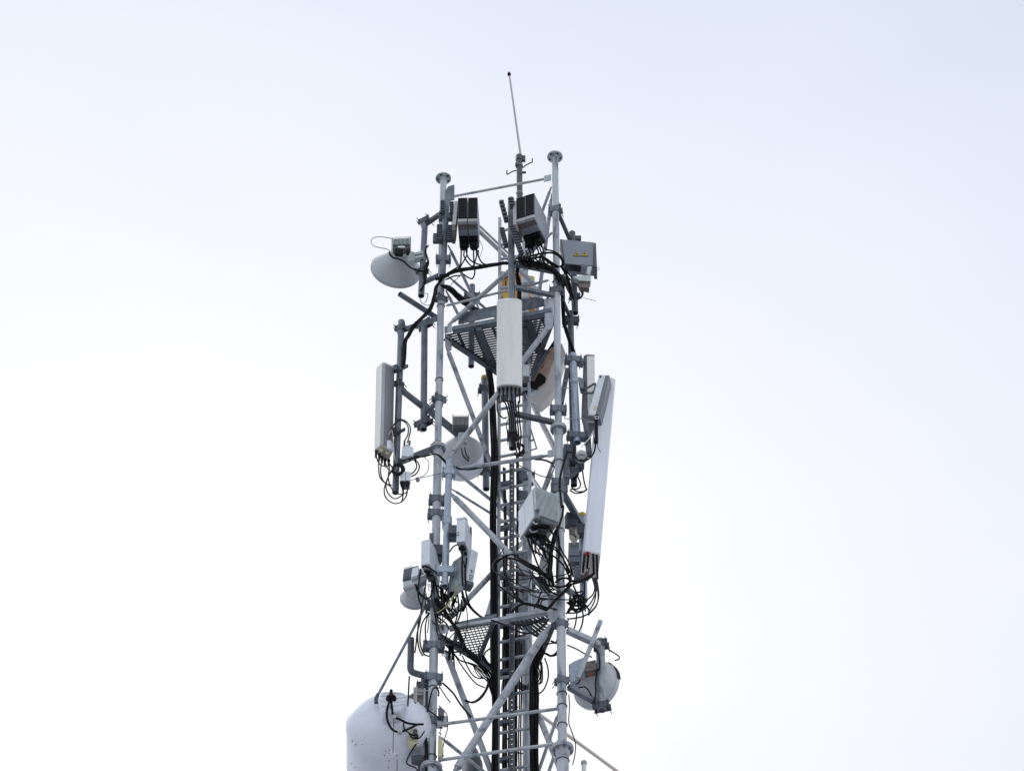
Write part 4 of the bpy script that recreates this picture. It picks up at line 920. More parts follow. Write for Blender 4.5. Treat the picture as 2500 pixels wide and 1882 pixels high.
# rear tilted panel seen from its dusty back
tpn = thing('panel_antenna', 'tilted white panel behind the right leg showing its dusty peach back', 'antenna', q('F', 900, 1440, .5))
body = [(1190, 345), (1330, 415), (1392, 575), (1340, 745), (1200, 1180), (1090, 1340), (960, 1450), (890, 1460), (800, 1335), (905, 1180), (1060, 1040), (1205, 590)]
def tilt_pt(x, y, off=0): return q('F', x, y, .02 + (y - 345) / 1110 * .45 + off)
part('shell', MB().prism([tilt_pt(x, y) for x, y in body], (.02, .10, -.02)), 'shell', tpn, smooth=False)
part('back_plate', MB().prism([tilt_pt(x, y, -.012) for x, y in ((1195, 430), (1215, 600), (1060, 1050), (905, 1190), (810, 1060), (850, 930))], (0, .01, 0)), 'peach', tpn, smooth=False)
part('bracket', MB().prism([tilt_pt(x, y, -.03) for x, y in ((1190, 350), (1195, 440), (1000, 700), (900, 790), (960, 690))], (0, .012, 0)), 'black', tpn, smooth=False)
part('mount', MB().prism([tilt_pt(x, y, -.05) for x, y in ((930, 895), (990, 920), (1055, 980), (1045, 1030), (900, 1120), (860, 1060))], (0, .04, 0)), 'black', tpn, smooth=False)
part('slats', MB().tube(tilt_pt(1165, 470, -.04), tilt_pt(1085, 560, -.04), .008, n=5).tube(tilt_pt(1090, 590, -.04), tilt_pt(1000, 700, -.04), .009, n=5), 'beige', tpn)
part('mark', MB().tube(tilt_pt(1020, 780, -.016), tilt_pt(975, 835, -.016), .006, n=5), 'red', tpn)
part('foot', MB().prism([tilt_pt(x, y, -.04) for x, y in ((800, 1230), (890, 1190), (900, 1230), (800, 1290))], (0, .03, 0)), 'wbox', tpn, smooth=False)
part('mount_frame', MB().tube(tilt_pt(1080, 520, -.08), tilt_pt(820, 960, -.05), .026, n=4), 'galvd', tpn, smooth=False)
part('mount_block', MB().box(tilt_pt(855, 1110, -.05), (.10, .06, .09), .2), 'black', tpn, smooth=False)
# little white cabinet by the ladder
cb = thing('control_box', 'small pale box right of the centre white panel', 'box', q('F', 720, 960, .1))
part('body', MB().hexa([q('F', 665, 755, .0), q('F', 780, 755, .0), q('F', 780, 950, .0), q('F', 665, 950, .0)], (0, .1, 0)), 'wbox', cb, bev=.008)
part('base', MB().hexa([q('F', 670, 960, .0), q('F', 775, 960, .0), q('F', 770, 985, .0), q('F', 680, 985, .0)], (0, .08, 0)), 'rust', cb, smooth=False)
# gate bar right of the ladder
solo('gate_bar', MB().path(qs('H', [(800, 330), (850, 490), (895, 640), (885, 660), (800, 685)], .2), .009, sub=2).path(qs('H', [(800, 530), (855, 500)], .2), .012, sub=1), 'galv', 'small bent bar fixed to the ladder side below the centre panel', 'bar')

# ================================================================== ORANGE OBSTRUCTION HOUSING behind the rear leg
od = thing('orange_housing', 'faded orange and yellow housing half hidden behind the front pole and rear leg', 'housing', q('D', 580, 1240, 1.35))
OY = 1.35
part('body', MB().prism([q('D', x, y, OY) for x, y in ((288, 700), (380, 705), (860, 790), (862, 920), (872, 1090), (860, 1225), (560, 1240), (330, 1185), (288, 1100))], (.02, .28, 0)), 'orange', od, bev=.01)
for nm, pts in (('upper', ((400, 870), (430, 870), (430, 1010), (390, 1000))), ('right', ((775, 785), (858, 795), (862, 905), (790, 880))), ('lower', ((310, 1075), (425, 1085), (430, 1180), (345, 1185)))):
    part('yellow_panel', MB().prism([q('D', x, y, OY - .004) for x, y in pts], (0, .006, 0)), 'yellow', od, smooth=False)
for pts in (((380, 870), (380, 940), (390, 1000)), ((288, 1100), (330, 1180)), ((780, 1165), (880, 1100)), ((850, 1120), (830, 1220)), ((320, 775), (410, 720)), ((285, 850), (415, 805))):
    part('strap', MB().path([q('D', x, y, OY - .02) for x, y in pts], .009, sub=2), 'black', od)
pw = thing('panel_antenna', 'grey curved panel edge peeping out between the upper struts', 'antenna', q('D', 900, 1150, .3))
part('shell', MB().prism([q('D', x, y, .3) for x, y in ((800, 960), (900, 950), (980, 1010), (990, 1170), (880, 1180), (780, 1060))], (.02, .08, 0)), 'dish', pw, bev=.01)
solo('flat_bar', MB().tube(q('D', 570, 650, .2), q('D', 860, 930, .55), .034, n=12), 'brace', 'pale round bar slanting behind the front pole above the white panel', 'bar')

# ================================================================== SILVER FINNED RADIO
near = q('J', 740, 95, -1.02); zt_ = near.z
fa = [qz('J', *p, zt_) for p in ((478, 520), (740, 95), (1152, 245))]
back_c = fa[0] + (fa[2] - fa[1])
hgt = (q('J', 775, 590, -1.02) - near).z; lean = (q('J', 775, 590, -1.02) - near).x
dn = V3((lean, 0, hgt))
sr = thing('radio_unit', 'silver radio with a finned heat sink hanging before the right leg', 'radio', near + dn)
bo = part('body', MB().prism([fa[0], fa[1], fa[2], back_c], dn), 'silver', sr, bev=.006)
def inset(a, b, off): 
    d = (b - a).normalized(); n_ = V3((d.y, -d.x, 0)); n_ = n_ if n_.y < 0 else -n_; return n_ * off
o_ = inset(fa[0], fa[1], .006)
part('side_cover', MB().hexa([fa[0].lerp(fa[1], .02) + o_ + dn * .01, fa[0].lerp(fa[1], .42) + o_ + dn * .01, fa[0].lerp(fa[1], .42) + o_ + dn * .985, fa[0].lerp(fa[1], .02) + o_ + dn * .985], -o_ * 1.5), 'wbox', sr, bev=.003)
part('side_cover', MB().hexa([fa[0].lerp(fa[1], .445) + o_ + dn * .01, fa[0].lerp(fa[1], .97) + o_ + dn * .01, fa[0].lerp(fa[1], .97) + o_ + dn * .985, fa[0].lerp(fa[1], .445) + o_ + dn * .985], -o_ * 1.5), 'wbox', sr, bev=.003)
fm = MB(); o_ = inset(fa[1], fa[2], .05); nf = 19
part('fin_gap_shade', MB().hexa([fa[1] + o_ * .05, fa[2] + o_ * .05, fa[2] + o_ * .05 + dn, fa[1] + o_ * .05 + dn], o_ * .02), 'gbox', bo, smooth=False)  # darker grey plate: shade between the fins put into the colour
for i in range(nf):
    a, b = fa[1].lerp(fa[2], (i + .15) / nf), fa[1].lerp(fa[2], (i + .62) / nf)
    if i < 3: a = a + dn * .0
    fm.hexa([a + o_, b + o_, b + o_ + dn * (1.0 if i > 2 else .8), a + o_ + dn * (1.0 if i > 2 else .8)], -o_)
part('cooling_fins', fm, 'silver', bo, smooth=False)
zb_ = zt_ + hgt - .004
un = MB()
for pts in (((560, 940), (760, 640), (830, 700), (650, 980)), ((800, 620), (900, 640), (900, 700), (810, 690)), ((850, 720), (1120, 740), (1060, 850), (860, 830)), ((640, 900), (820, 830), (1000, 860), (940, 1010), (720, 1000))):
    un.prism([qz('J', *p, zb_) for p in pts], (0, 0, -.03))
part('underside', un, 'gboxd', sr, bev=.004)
part('connector', MB().box(qz('J', 790, 790, zb_ - .03), (.08, .06, .05), .5).box(qz('J', 960, 780, zb_ - .03), (.12, .05, .03), .2).box(qz('J', 800, 930, zb_ - .03), (.14, .06, .05), .3), 'black', sr, bev=.004)
part('handle', MB().path([qz('J', x, y, zb_ - .05) for x, y in ((690, 830), (720, 870), (800, 860), (830, 830))], .009).path([qz('J', x, y, zb_ - .05) for x, y in ((750, 690), (790, 725), (830, 720))], .009).path([qz('J', x, y, zb_ - .05) for x, y in ((590, 960), (640, 1005), (690, 1000))], .009), 'label', sr)
for pts, r_ in (([(720, 1010), (738, 1180), (800, 1380), (880, 1560), (960, 1680)], .011), ([(780, 1020), (795, 1180), (880, 1320), (1020, 1435)], .006), ([(900, 1050), (945, 1200), (1005, 1370), (1030, 1440)], .010),
                ([(980, 980), (1040, 1100), (1062, 1250), (1072, 1450), (1055, 1680)], .014), ([(770, 1050), (950, 1200), (1150, 1330), (1290, 1470), (1390, 1660)], .011), ([(960, 930), (1100, 1100), (1250, 1270), (1330, 1450), (1395, 1620)], .010),
                ([(1060, 830), (1120, 940), (1130, 1080), (1080, 1250), (1070, 1400)], .012), ([(1000, 700), (1110, 700), (1180, 780), (1190, 900), (1130, 1060)], .010), ([(870, 850), (900, 1000), (1040, 1120), (1200, 1240), (1320, 1400), (1440, 1640)], .009),
                ([(1180, 1000), (1260, 1200), (1380, 1400), (1440, 1560), (1470, 1680)], .010)):
    part('cable', MB().path(qs('J', pts, (-.9, -.72)), r_), 'rubber', sr)

# ================================================================== WHITE RADIOS AT LOWER LEFT
def box_radio(label, F, side, z_under, Y):
    t = thing('radio_unit', label, 'radio', F[3], 'white radio units low on the left leg')
    part('body', MB().hexa(F, side), 'wbox', t, bev=.005)
    return t
F = [q('I', 697, 790, -.52), q('I', 866, 747, -.56), q('I', 860, 1232, -.56), q('I', 690, 1255, -.52)]
ra = box_radio('white box radio on the left of the left leg', F, (.12, .34, 0), 0, 0)
part('lid', MB().hexa([p + V3((0, -.004, 0)) for p in (F[0].lerp(F[2], .03), F[1].lerp(F[3], .03), F[2].lerp(F[0], .03), F[3].lerp(F[1], .03))], (0, .006, 0)), 'wbox', ra, smooth=False)
part('print', MB().hexa([q('I', 735, 1045, -.535), q('I', 765, 1042, -.535), q('I', 750, 1125, -.535), q('I', 725, 1125, -.535)], (0, .003, 0)), 'side', ra, smooth=False)
part('connector_panel', MB().hexa([q('I', 710, 1290, -.45), q('I', 890, 1250, -.45), q('I', 990, 1560, -.3), q('I', 840, 1590, -.3)], (0, .02, .03)), 'side', ra, smooth=False)
for x, y in ((780, 1385), (858, 1392), (840, 1455), (895, 1465)): part('connector', MB().tube(q('I', x, y, -.46), q('I', x, y, -.38), .020, n=10), 'black', ra)
part('bracket', MB().path(qs('I', [(705, 1240), (730, 1390), (770, 1430), (690, 1475)], -.5), .008, sub=2), 'label', ra)
part('cable_tie', MB().path(qs('K', [(830, 200), (845, 330), (850, 180), (895, 300)], -.48), .008, sub=1), 'label', ra)
part('cable', MB().path(qs('I', [(710, 1300), (770, 1280), (870, 1320), (1000, 1410)], -.52), .010).path(qs('I', [(690, 1330), (665, 1480), (650, 1640), (640, 1850), (690, 2020), (710, 2080)], -.5), .010), 'rubber', ra)
part('rear_bracket', MB().box(q('I', 895, 740, -.45), (.05, .05, .13)), 'galvd', ra, smooth=False)
F = [q('I', 1382, 348, -.62), q('I', 1556, 320, -.66), q('I', 1540, 792, -.66), q('I', 1372, 812, -.62)]
rb = box_radio('tall white box radio right of the front pole, highest of three', F, (.075, .31, 0), 0, 0)
part('cap', MB().hexa([q('I', 1372, 350, -.63), q('I', 1560, 318, -.672), q('I', 1560, 350, -.672), q('I', 1375, 378, -.63)], (.02, .05, 0)), 'wbox', rb, bev=.003)
for x, y in ((1400, 690), (1405, 640)): part('print', MB().path(qs('I', [(x - 15, y + 20), (x - 18, y - 10), (x + 8, y - 25), (x + 30, y - 15), (x + 18, y - 10), (x - 5, y)], -.648), .003, sub=1), 'text', rb)
part('connector_panel', MB().hexa([q('I', 1425, 825, -.60), q('I', 1540, 800, -.62), q('I', 1615, 1125, -.42), q('I', 1505, 1155, -.42)], (0, .02, .03)), 'side', rb, smooth=False)
for x, y in ((1445, 945), (1490, 900), (1525, 950), (1550, 1035)): part('connector', MB().tube(q('I', x, y, -.62), q('I', x, y, -.50), .021, n=10), 'black', rb)
part('bracket', MB().box(q('I', 1320, 600, -.55), (.12, .08, .13)).box(q('I', 1320, 720, -.5), (.09, .08, .10)), 'galvd', rb, bev=.004)
part('hinge', MB().box(q('I', 1650, 620, -.4), (.03, .1, .08)), 'galvd', rb, bev=.004)
part('cable', MB().path(qs('I', [(1415, 860), (1350, 880), (1290, 930), (1250, 1000)], -.6), .009).path(qs('I', [(1480, 950), (1490, 1100), (1485, 1300), (1490, 1480), (1500, 1650)], -.6), .012).path(qs('I', [(1575, 1120), (1560, 1250), (1545, 1400), (1555, 1650)], -.58), .012).path(qs('I', [(1520, 1180), (1530, 1280), (1560, 1330)], -.58), .008), 'rubber', rb)
nearp = q('I', 1600, 1000, -.58); ztc = q('I', 1680, 945, -.58).z
fa = [qz('I', *p, ztc) for p in ((1285, 1232), (1680, 945), (1802, 1012))]
hh = (q('I', 1575, 1545, -.58) - q('I', 1680, 945, -.58)); dn = V3((hh.x, 0, hh.z))
rc = thing('radio_unit', 'wide white box radio turned edge on, lowest right of three', 'radio', fa[1] + dn, 'white radio units low on the left leg')
part('body', MB().prism([fa[0], fa[1], fa[2], fa[0] + fa[2] - fa[1]], dn), 'wbox', rc, bev=.006)
o_ = inset(fa[0], fa[1], .004); fm = MB()
for i in range(14):
    f = .12 + i * .055; fm.hexa([fa[0].lerp(fa[1], f) + o_ * 4, fa[0].lerp(fa[1], f + .02) + o_ * 4, fa[0].lerp(fa[1], f + .02) + o_ * 4 + dn, fa[0].lerp(fa[1], f) + o_ * 4 + dn], -o_ * 5)
part('cooling_fins', fm, 'silver', rc, smooth=False)
o_ = inset(fa[1], fa[2], .003)
def onside(u_, w_): return fa[1].lerp(fa[2], u_) + dn * w_ + o_
part('print', MB().path([onside(.45, .62), onside(.45, .72)], .004, sub=1).path([onside(.25, .66), onside(.7, .66)], .004, sub=1).path([onside(.3, .80), onside(.7, .78), onside(.7, .87), onside(.3, .88), onside(.3, .80)], .004, sub=1).path([onside(.25, .94), onside(.6, .93)], .005, sub=1), 'text', rc)
part('connector', MB().box(q('K', 1610, 240, -.5), (.09, .12, .06), .4), 'gboxd', rc, bev=.004)

# ================================================================== SMALL BOXES LOW DOWN
c1 = thing('junction_box', 'cream junction box between the drum and the left leg', 'box', q('M', 1200, 1215, -.3))
part('body', MB().prism([q('M', x, y, -.48) for x, y in ((1190, 940), (1290, 930), (1320, 1020), (1290, 1190), (1200, 1225), (1135, 1170), (1140, 1100))], (0, .09, 0)), 'cream', c1, bev=.012)
part('cover', MB().prism([q('M', x, y, -.49) for x, y in ((1235, 950), (1300, 960), (1305, 1100), (1215, 1120))], (0, .01, 0)), 'gboxd', c1, bev=.006)
part('cable', MB().path(qs('M', [(1075, 800), (1070, 880), (1090, 970), (1160, 1020), (1200, 1090), (1270, 1120), (1340, 1100), (1420, 990)], -.52), .008).path(qs('M', [(1280, 1210), (1230, 1280), (1150, 1420), (1120, 1520), (1180, 1570), (1260, 1600), (1320, 1665)], -.52), .009).path(qs('M', [(1160, 1030), (1230, 1060), (1290, 1050), (1310, 1090), (1260, 1100)], -.52), .010), 'rubber', c1)
c2 = thing('junction_box', 'yellowish cream junction box on the right of the left leg near the bottom', 'box', q('M', 1690, 1430, -.2))
part('body', MB().prism([q('M', x, y, -.33) for x, y in ((1650, 1050), (1690, 1060), (1718, 1130), (1738, 1250), (1720, 1380), (1670, 1430), (1645, 1400))], (0, .12, 0)), 'cream', c2, bev=.01)
part('hook', MB().path(qs('M', [(1655, 1020), (1680, 1018), (1695, 1050)], -.3), .01), 'side', c2)
part('box_lid', MB().box(q('M', 1780, 790, -.3), (.08, .1, .16)), 'rust', c2, bev=.006) if False else None
c3 = thing('junction_box', 'brown and cream splitter box clamped right of the left leg above the drum seam', 'box', q('M', 1760, 820, -.2))
part('body', MB().hexa([q('M', 1730, 720, -.3), q('M', 1810, 740, -.3), q('M', 1815, 830, -.3), q('M', 1735, 840, -.3)], (0, .1, 0)), 'side', c3, bev=.006)
part('connector', MB().box(q('M', 1700, 700, -.32), (.06, .06, .1), .3).tube(q('M', 1680, 610, -.3), q('M', 1690, 700, -.3), .025, n=10), 'gboxd', c3, bev=.004)
part('cable', MB().path(qs('M', [(1660, 560), (1740, 640), (1800, 730), (1810, 900), (1790, 1020), (1760, 1100), (1740, 1220), (1720, 1350), (1740, 1420)], -.3), .006).path(qs('M', [(1490, 640), (1560, 690), (1660, 770)], -.34), .008).path(qs('M', [(1420, 760), (1480, 620), (1510, 450), (1560, 290), (1620, 265), (1655, 320), (1655, 400)], -.34), .010), 'rubber', c3)
# reel like fitting on the right
rl = thing('cable_reel', 'pale round fitting with grey bands on the right mount', 'fitting', q('H', 1660, 840, -.55))
part('disc', MB().lathe(q('H', 1655, 760, -.55), (0, -.5, -.85), [(0, .062), (.01, .066), (.03, .066), (.04, .05), (.041, .018)], n=28), 'radome', rl)
part('drum', MB().lathe(q('H', 1650, 790, -.51), (0, -.3, -.95), [(-.02, .07), (.06, .07)], n=24), 'side', rl)
part('loop', MB().path(qs('H', [(1430, 720), (1500, 730), (1550, 790), (1600, 850), (1700, 860), (1760, 800), (1810, 780)], -.58), .010), 'rubber', rl)
hb = thing('pole_bracket', 'grey bracket block with dark slots below the round fitting', 'bracket', q('H', 1560, 1000, -.4))
part('block', MB().hexa([q('H', 1440, 800, -.45), q('H', 1560, 850, -.5), q('H', 1710, 870, -.5), q('H', 1640, 930, -.45)], (0, .12, -.02)).hexa([q('H', 1420, 900, -.42), q('H', 1640, 920, -.45), q('H', 1560, 1020, -.4), q('H', 1360, 1150, -.4)], (0, .1, 0)), 'galv', hb, bev=.006)
part('slot', MB().box(q('H', 1500, 935, -.47), (.07, .02, .035), .2), 'black', hb, smooth=False)
bh = MB()
for i in range(5): bh.path([q('H', 1520 + (85 - i * 4) * math.cos(t), 1090 + i * 8 + 34 * math.sin(t), -.14 - .07 * math.sin(t)) for t in [2 * math.pi * j / 12 for j in range(13)]], .010, n=6, sub=2)
solo('cable_coil', bh, 'rubber', 'black cable wound round the bottom of the right rear pole', 'cable')
# hardware behind the long right panel
hw = thing('pipe_mount', 'beige rusty bracket hardware on the pole behind the right leg', 'bracket', q('J', 1480, 1060, -.1))
part('jaw', MB().hexa([q('J', 1395, 940, -.2), q('J', 1450, 920, -.2), q('J', 1540, 1010, -.2), q('J', 1480, 1070, -.2)], (0, .05, 0)).path(qs('J', [(1520, 830), (1520, 900), (1560, 950), (1530, 1010)], -.2), .016), 'beige', hw, bev=.004)
part('plate', MB().hexa([q('J', 1390, 790, -.15), q('J', 1560, 770, -.15), q('J', 1560, 930, -.15), q('J', 1400, 900, -.15)], (0, .06, 0)), 'rust', hw, bev=.004)
part('block', MB().box(q('J', 1620, 850, -.1), (.12, .1, .16)).box(q('J', 1430, 680, -.1), (.14, .1, .2), .3), 'galvd', hw, bev=.006)
gp = thing('radio_unit', 'plain grey box radio half hidden behind the right leg', 'radio', q('J', 1480, 1290, -.1))
part('body', MB().hexa([q('J', 1385, 1060, -.12), q('J', 1575, 1050, -.12), q('J', 1585, 1290, -.12), q('J', 1380, 1290, -.12)], (0, .2, 0)), 'gbox', gp, bev=.006)
part('lower_body', MB().hexa([q('J', 1400, 1320, -.1), q('J', 1590, 1310, -.1), q('J', 1600, 1480, -.1), q('J', 1420, 1490, -.1)], (0, .15, 0)), 'side', gp, bev=.006)
part('stripe', MB().hexa([q('J', 1450, 1560, -.14), q('J', 1545, 1470, -.14), q('J', 1575, 1480, -.14), q('J', 1480, 1590, -.14)], (0, .03, 0)), 'cream', gp, smooth=False)
part('fitting', MB().box(q('J', 1500, 1390, -.15), (.12, .06, .08)).box(q('L', 1440, 150, -.1), (.14, .1, .18)), 'galv', gp, bev=.005)
cv = thing('panel_antenna', 'pale curved panel antenna behind the cables left of the right leg', 'antenna', q('J', 930, 1640, .45))
part('radome', MB().prism([q('J', x, y, .45) for x, y in ((985, 1050), (1060, 1050), (1060, 1700), (1000, 1800), (900, 1750), (850, 1640), (850, 1480), (870, 1350), (920, 1200))], (.03, .14, 0)), 'side', cv, bev=.02)
sw = thing('microwave_dish', 'pale dish edge showing behind the ladder above the lower platform', 'dish', q('L', 760, 560, .9))
part('reflector', MB().lathe(q('L', 790, 560, .95), (0.2, 1, 0), [(-.1, .05), (-.05, .12), (0, .19), (.04, .195)], n=40), 'white', sw)
sp = thing('panel_antenna', 'narrow white slanted panel behind the black cable trunk', 'antenna', q('K', 1980, 790, .6))
part('face', MB().hexa([q('K', 2035, 440, .6), q('K', 2130, 300, .6), q('K', 2130, 800, .6), q('K', 1930, 780, .6)], (0, .1, 0)), 'white', sp, bev=.006)
part('base', MB().hexa([q('K', 1925, 790, .59), q('K', 2130, 805, .59), q('K', 2130, 850, .59), q('K', 1915, 840, .59)], (0, .1, 0)), 'galvd', sp, smooth=False)
# rear dish showing at the bottom between braces
bd = thing('microwave_dish', 'dark round fitting low behind the left braces', 'dish', q('N', 280, 1440, .6))
part('body', MB().lathe(q('N', 280, 1430, .6), (0, .3, 1), [(-.3, .12), (0, .125), (.06, .12), (.3, .07), (.36, .05)], n=28), 'galvd', bd)

# ================================================================== ROD AND OMNI AT LOWER RIGHT
solo('boom_rod', MB().tube(q('N', 1150, 760, .95), q('N', 2300, 1600, 1.6), .021, n=12), 'rod', 'pinkish slanting rod running off the bottom right of the tower', 'rod')
om = thing('whip_antenna', 'short pale capped tube rising at the bottom edge right of the tower', 'antenna', q('N', 1715, 1900, -.3))
part('rod', MB().tube(q('N', 1718, 2000, -.3), q('N', 1715, 1385, -.3), .027, n=14), 'radome', om)
part('cap', MB().tube(q('N', 1715, 1400, -.3), q('N', 1715, 1362, -.3), .034, n=14), 'side', om)
part('arm', MB().tube(q('N', 1718, 1960, -.3), q('N', 1470, 1900, -.56), .025, n=4), 'galv', om, smooth=False)

# ================================================================== CABLE TRUNKS AND BUNDLES
def cables(name, label, lst, cat='cable', group=None, m='rubber'):
    mb = MB()
    for pts, cnt, r, sp in lst:
        if cnt == 1: mb.path(pts, r, n=7)
        else: mb.bundle(pts, cnt, r, sp)
    return solo(name, mb, m, label, cat, group)
tk = [v(1046, 752, .5), v(1056, 800, .45), v(1062, 850, .34), v(1066, 930, .30), v(1068, 1000, .30), v(1066, 1120, .30), v(1066, 1250, .30), v(1068, 1420, .30), v(1069, 1540, .30), v(1068, 1760, .30), v(1068, 2000, .3)]
cables('cable_bundle', 'thick black cable trunk down the left side of the ladder', [(tk, 9, .0135, .030)], 'cable bundle', 'cable trunks beside the ladder')
tk2 = [q('L', 870, 1250, .0), q('L', 800, 1380, .05), q('N', 1090, 80, .12), q('N', 1070, 200, .18), q('N', 1068, 500, .2), q('N', 1072, 900, .2), q('N', 1082, 1300, .2), q('N', 1090, 1800, .2), q('N', 1100, 2400, .2)]
cables('cable_bundle', 'thick black cable trunk down the right side of the ladder at the bottom', [(tk2, 12, .0135, .038)], 'cable bundle', 'cable trunks beside the ladder')
cables('cable_bundle', 'thin pair of black cables behind the ladder rungs', [([v(1118, 980, .4), v(1119, 1150, .4), v(1116, 1350, .4), v(1114, 1700, .4)], 3, .010, .018), ([v(1090, 1010, .5), v(1092, 1200, .5), v(1094, 1500, .5), v(1090, 1750, .5)], 3, .009, .02)], 'cable bundle')
cables('cable_bundle', 'black cable bundle sweeping across the tower head from leg to leg', [
    (qs('C', [(1320, 850), (1420, 790), (1520, 745), (1700, 690), (1900, 650), (2100, 625)], (-.4, -.62)) + qs('D', [(0, 625), (150, 600), (300, 580), (400, 560)], (-.64, -.70)), 11, .0125, .036),
    (qs('D', [(400, 580), (560, 560), (700, 550), (850, 555), (980, 590), (1100, 650), (1220, 730), (1300, 830), (1345, 930)], (-.72, -.66)), 11, .0125, .040),
    (qs('D', [(560, 500), (700, 480), (850, 440), (1000, 410), (1150, 400), (1270, 440), (1340, 520), (1350, 600), (1300, 640)], (-.9, -.66)), 4, .011, .014),
    (qs('D', [(620, 510), (760, 500), (900, 470), (1020, 480), (1120, 560), (1250, 640)], (-.9, -.66)), 6, .010, .03)], 'cable bundle')
cables('cable_bundle', 'black cable bundle curving from the left leg down to the left antenna pole', [
    (qs('C', [(1390, 800), (1340, 880), (1290, 980), (1260, 1080), (1240, 1180), (1190, 1330), (1100, 1440), (1000, 1540), (900, 1650)], (-.38, -.42)) + qs('E', [(860, 190), (800, 280), (765, 370), (748, 480), (742, 620), (735, 800)], (-.42, -.40)), 7, .0125, .024)], 'cable bundle')
cables('cable_bundle', 'black cable bundle diving from the left leg to the upper platform', [
    (qs('C', [(1420, 950), (1520, 1020), (1640, 1130), (1760, 1240), (1860, 1300), (1960, 1350), (2030, 1420)], (-.3, .25)), 11, .013, .042)], 'cable bundle')
cables('cable_bundle', 'black cable bundle running down the right poles beside the hazard box', [
    (qs('D', [(1310, 840), (1340, 960), (1345, 1150), (1350, 1350), (1370, 1560)], (-.6, -.35)) + qs('F', [(1400, 160), (1430, 280), (1480, 420), (1520, 520), (1545, 600), (1560, 700)], (-.35, -.3)), 5, .012, .018),
    (qs('D', [(1330, 640), (1400, 760), (1450, 900), (1480, 1050), (1520, 1160)], (-.5, -.3)), 4, .010, .014)], 'cable bundle')
cables('cable_bundle', 'black cable bundle behind the front pole above the white panel', [
    (qs('D', [(575, 620), (570, 760), (585, 880), (600, 1010), (610, 1180)], (-.66, -.60)), 6, .0125, .022)], 'cable bundle')
for pts, lab in (([(1700, 340), (1700, 430), (1690, 560), (1650, 690)], 0), ([(1790, 360), (1790, 450), (1720, 570), (1660, 690)], 0), ([(1750, 370), (1750, 460), (1820, 570), (1900, 640), (1990, 660)], 0), ([(1800, 350), (1800, 440), (1880, 540), (1990, 590), (2100, 615)], 0), ([(1910, 350), (1910, 440), (1915, 560), (1930, 720), (1895, 825), (1830, 820), (1740, 760)], 0),
                 ([(1990, 360), (1990, 450), (2050, 560), (2140, 605)], 0), ([(1960, 350), (1960, 440), (1940, 520), (1900, 620), (1780, 690)], 0), ([(1640, 640), (1540, 700), (1470, 740)], 0), ([(1690, 780), (1580, 790), (1490, 830), (1430, 850)], 0)):
    solo('jumper_cable', MB().path(qs('C', pts, -.5), .010, n=7), 'rubber', 'black jumper cable hanging below the twin radios beside the left leg', 'cable', 'jumper cables under the upper left radios')
for pts in ([(760, 330), (800, 420), (780, 480), (700, 500)], [(900, 300), (930, 400), (860, 480), (760, 520)], [(1000, 300), (1010, 380), (960, 450), (860, 500)], [(950, 310), (990, 420), (1000, 520), (1060, 600)], [(1040, 300), (1060, 340), (1180, 370), (1280, 430), (1340, 500)], [(680, 400), (640, 460), (600, 480)], [(640, 300), (610, 400), (590, 500)],
            [(850, 360), (840, 450), (900, 520), (1000, 580)], [(720, 360), (740, 450), (680, 520), (620, 540)], [(980, 440), (1010, 530), (1080, 600), (1190, 640)]):
    solo('jumper_cable', MB().path(qs('D', pts, -.82), .0105, n=7), 'rubber', 'black jumper cable hanging below the twin radios on the front pole', 'cable', 'jumper cables under the upper right radios')
for pts, r_, m_, lab in (([(2010, 190), (2055, 280), (2055, 360), (2010, 470)], .0045, 'beige', 'thin pale wire looping right of the upper left radios'),
                         ([(1700, 770), (1600, 860), (1540, 920), (1510, 980)], .0045, 'wire', 'thin grey wire strung from the head bundle to the leg'),
                         ([(1000, 1160), (1030, 1230), (1110, 1280), (1220, 1270)], .005, 'wire', 'thin wires drooping under the small dish pole'),
                         ([(1090, 1080), (1140, 1100), (1110, 1210), (1080, 1240)], .005, 'wire', 'thin loop of wire between the small dish pole and the leg')):
    solo('wire', MB().path(qs('C', pts, -.3), r_), m_, lab, 'wire')
cables('cable_bundle', 'black cables strapped to the pole of the small upper left dish', [
    (qs('C', [(1150, 275), (1110, 330), (1105, 400), (1130, 480), (1150, 580), (1110, 690), (1115, 830)], -.1), 2, .008, .01), (qs('C', [(1060, 700), (1085, 800), (1075, 930), (1010, 1040)], -.1), 3, .008, .012), (qs('C', [(1130, 560), (1100, 650), (1090, 720)], -.1), 3, .01, .012)], 'cable bundle')
# mid level
cables('cable_bundle', 'black cables crossing level from the left front pole to the ladder', [
    (qs('G', [(1580, 960), (1700, 1000), (1850, 1005), (2040, 975), (2212, 945)], (-.4, -.3)) + qs('H', [(0, 955), (200, 920), (350, 890), (430, 860)], (-.3, -.1)), 2, .0095, .012)], 'cable bundle')
solo('cable', MB().path(qs('H', [(880, 840), (1000, 845), (1090, 870), (1160, 910), (1200, 980)], (-.3, -.55)), .013), 'rubber', 'short black cable arching from the ladder to the right leg', 'cable')
solo('cable', MB().path(qs('H', [(540, 900), (700, 990), (850, 1060), (980, 1120), (1120, 1140), (1200, 1150)], (-.1, -.55)), .0065), 'rubber', 'thin slack cable from the ladder to the right leg at mid height', 'cable')
solo('cable', MB().path(qs('H', [(1420, 700), (1380, 820), (1340, 960), (1300, 1120), (1290, 1300), (1310, 1500), (1320, 1640)], -.68) + qs('J', [(1290, 400), (1280, 550), (1230, 720), (1190, 860), (1215, 1050), (1220, 1250), (1190, 1450), (1175, 1700)], -.70), .0135, n=8), 'rubber', 'long black cable running down the front of the right leg', 'cable')
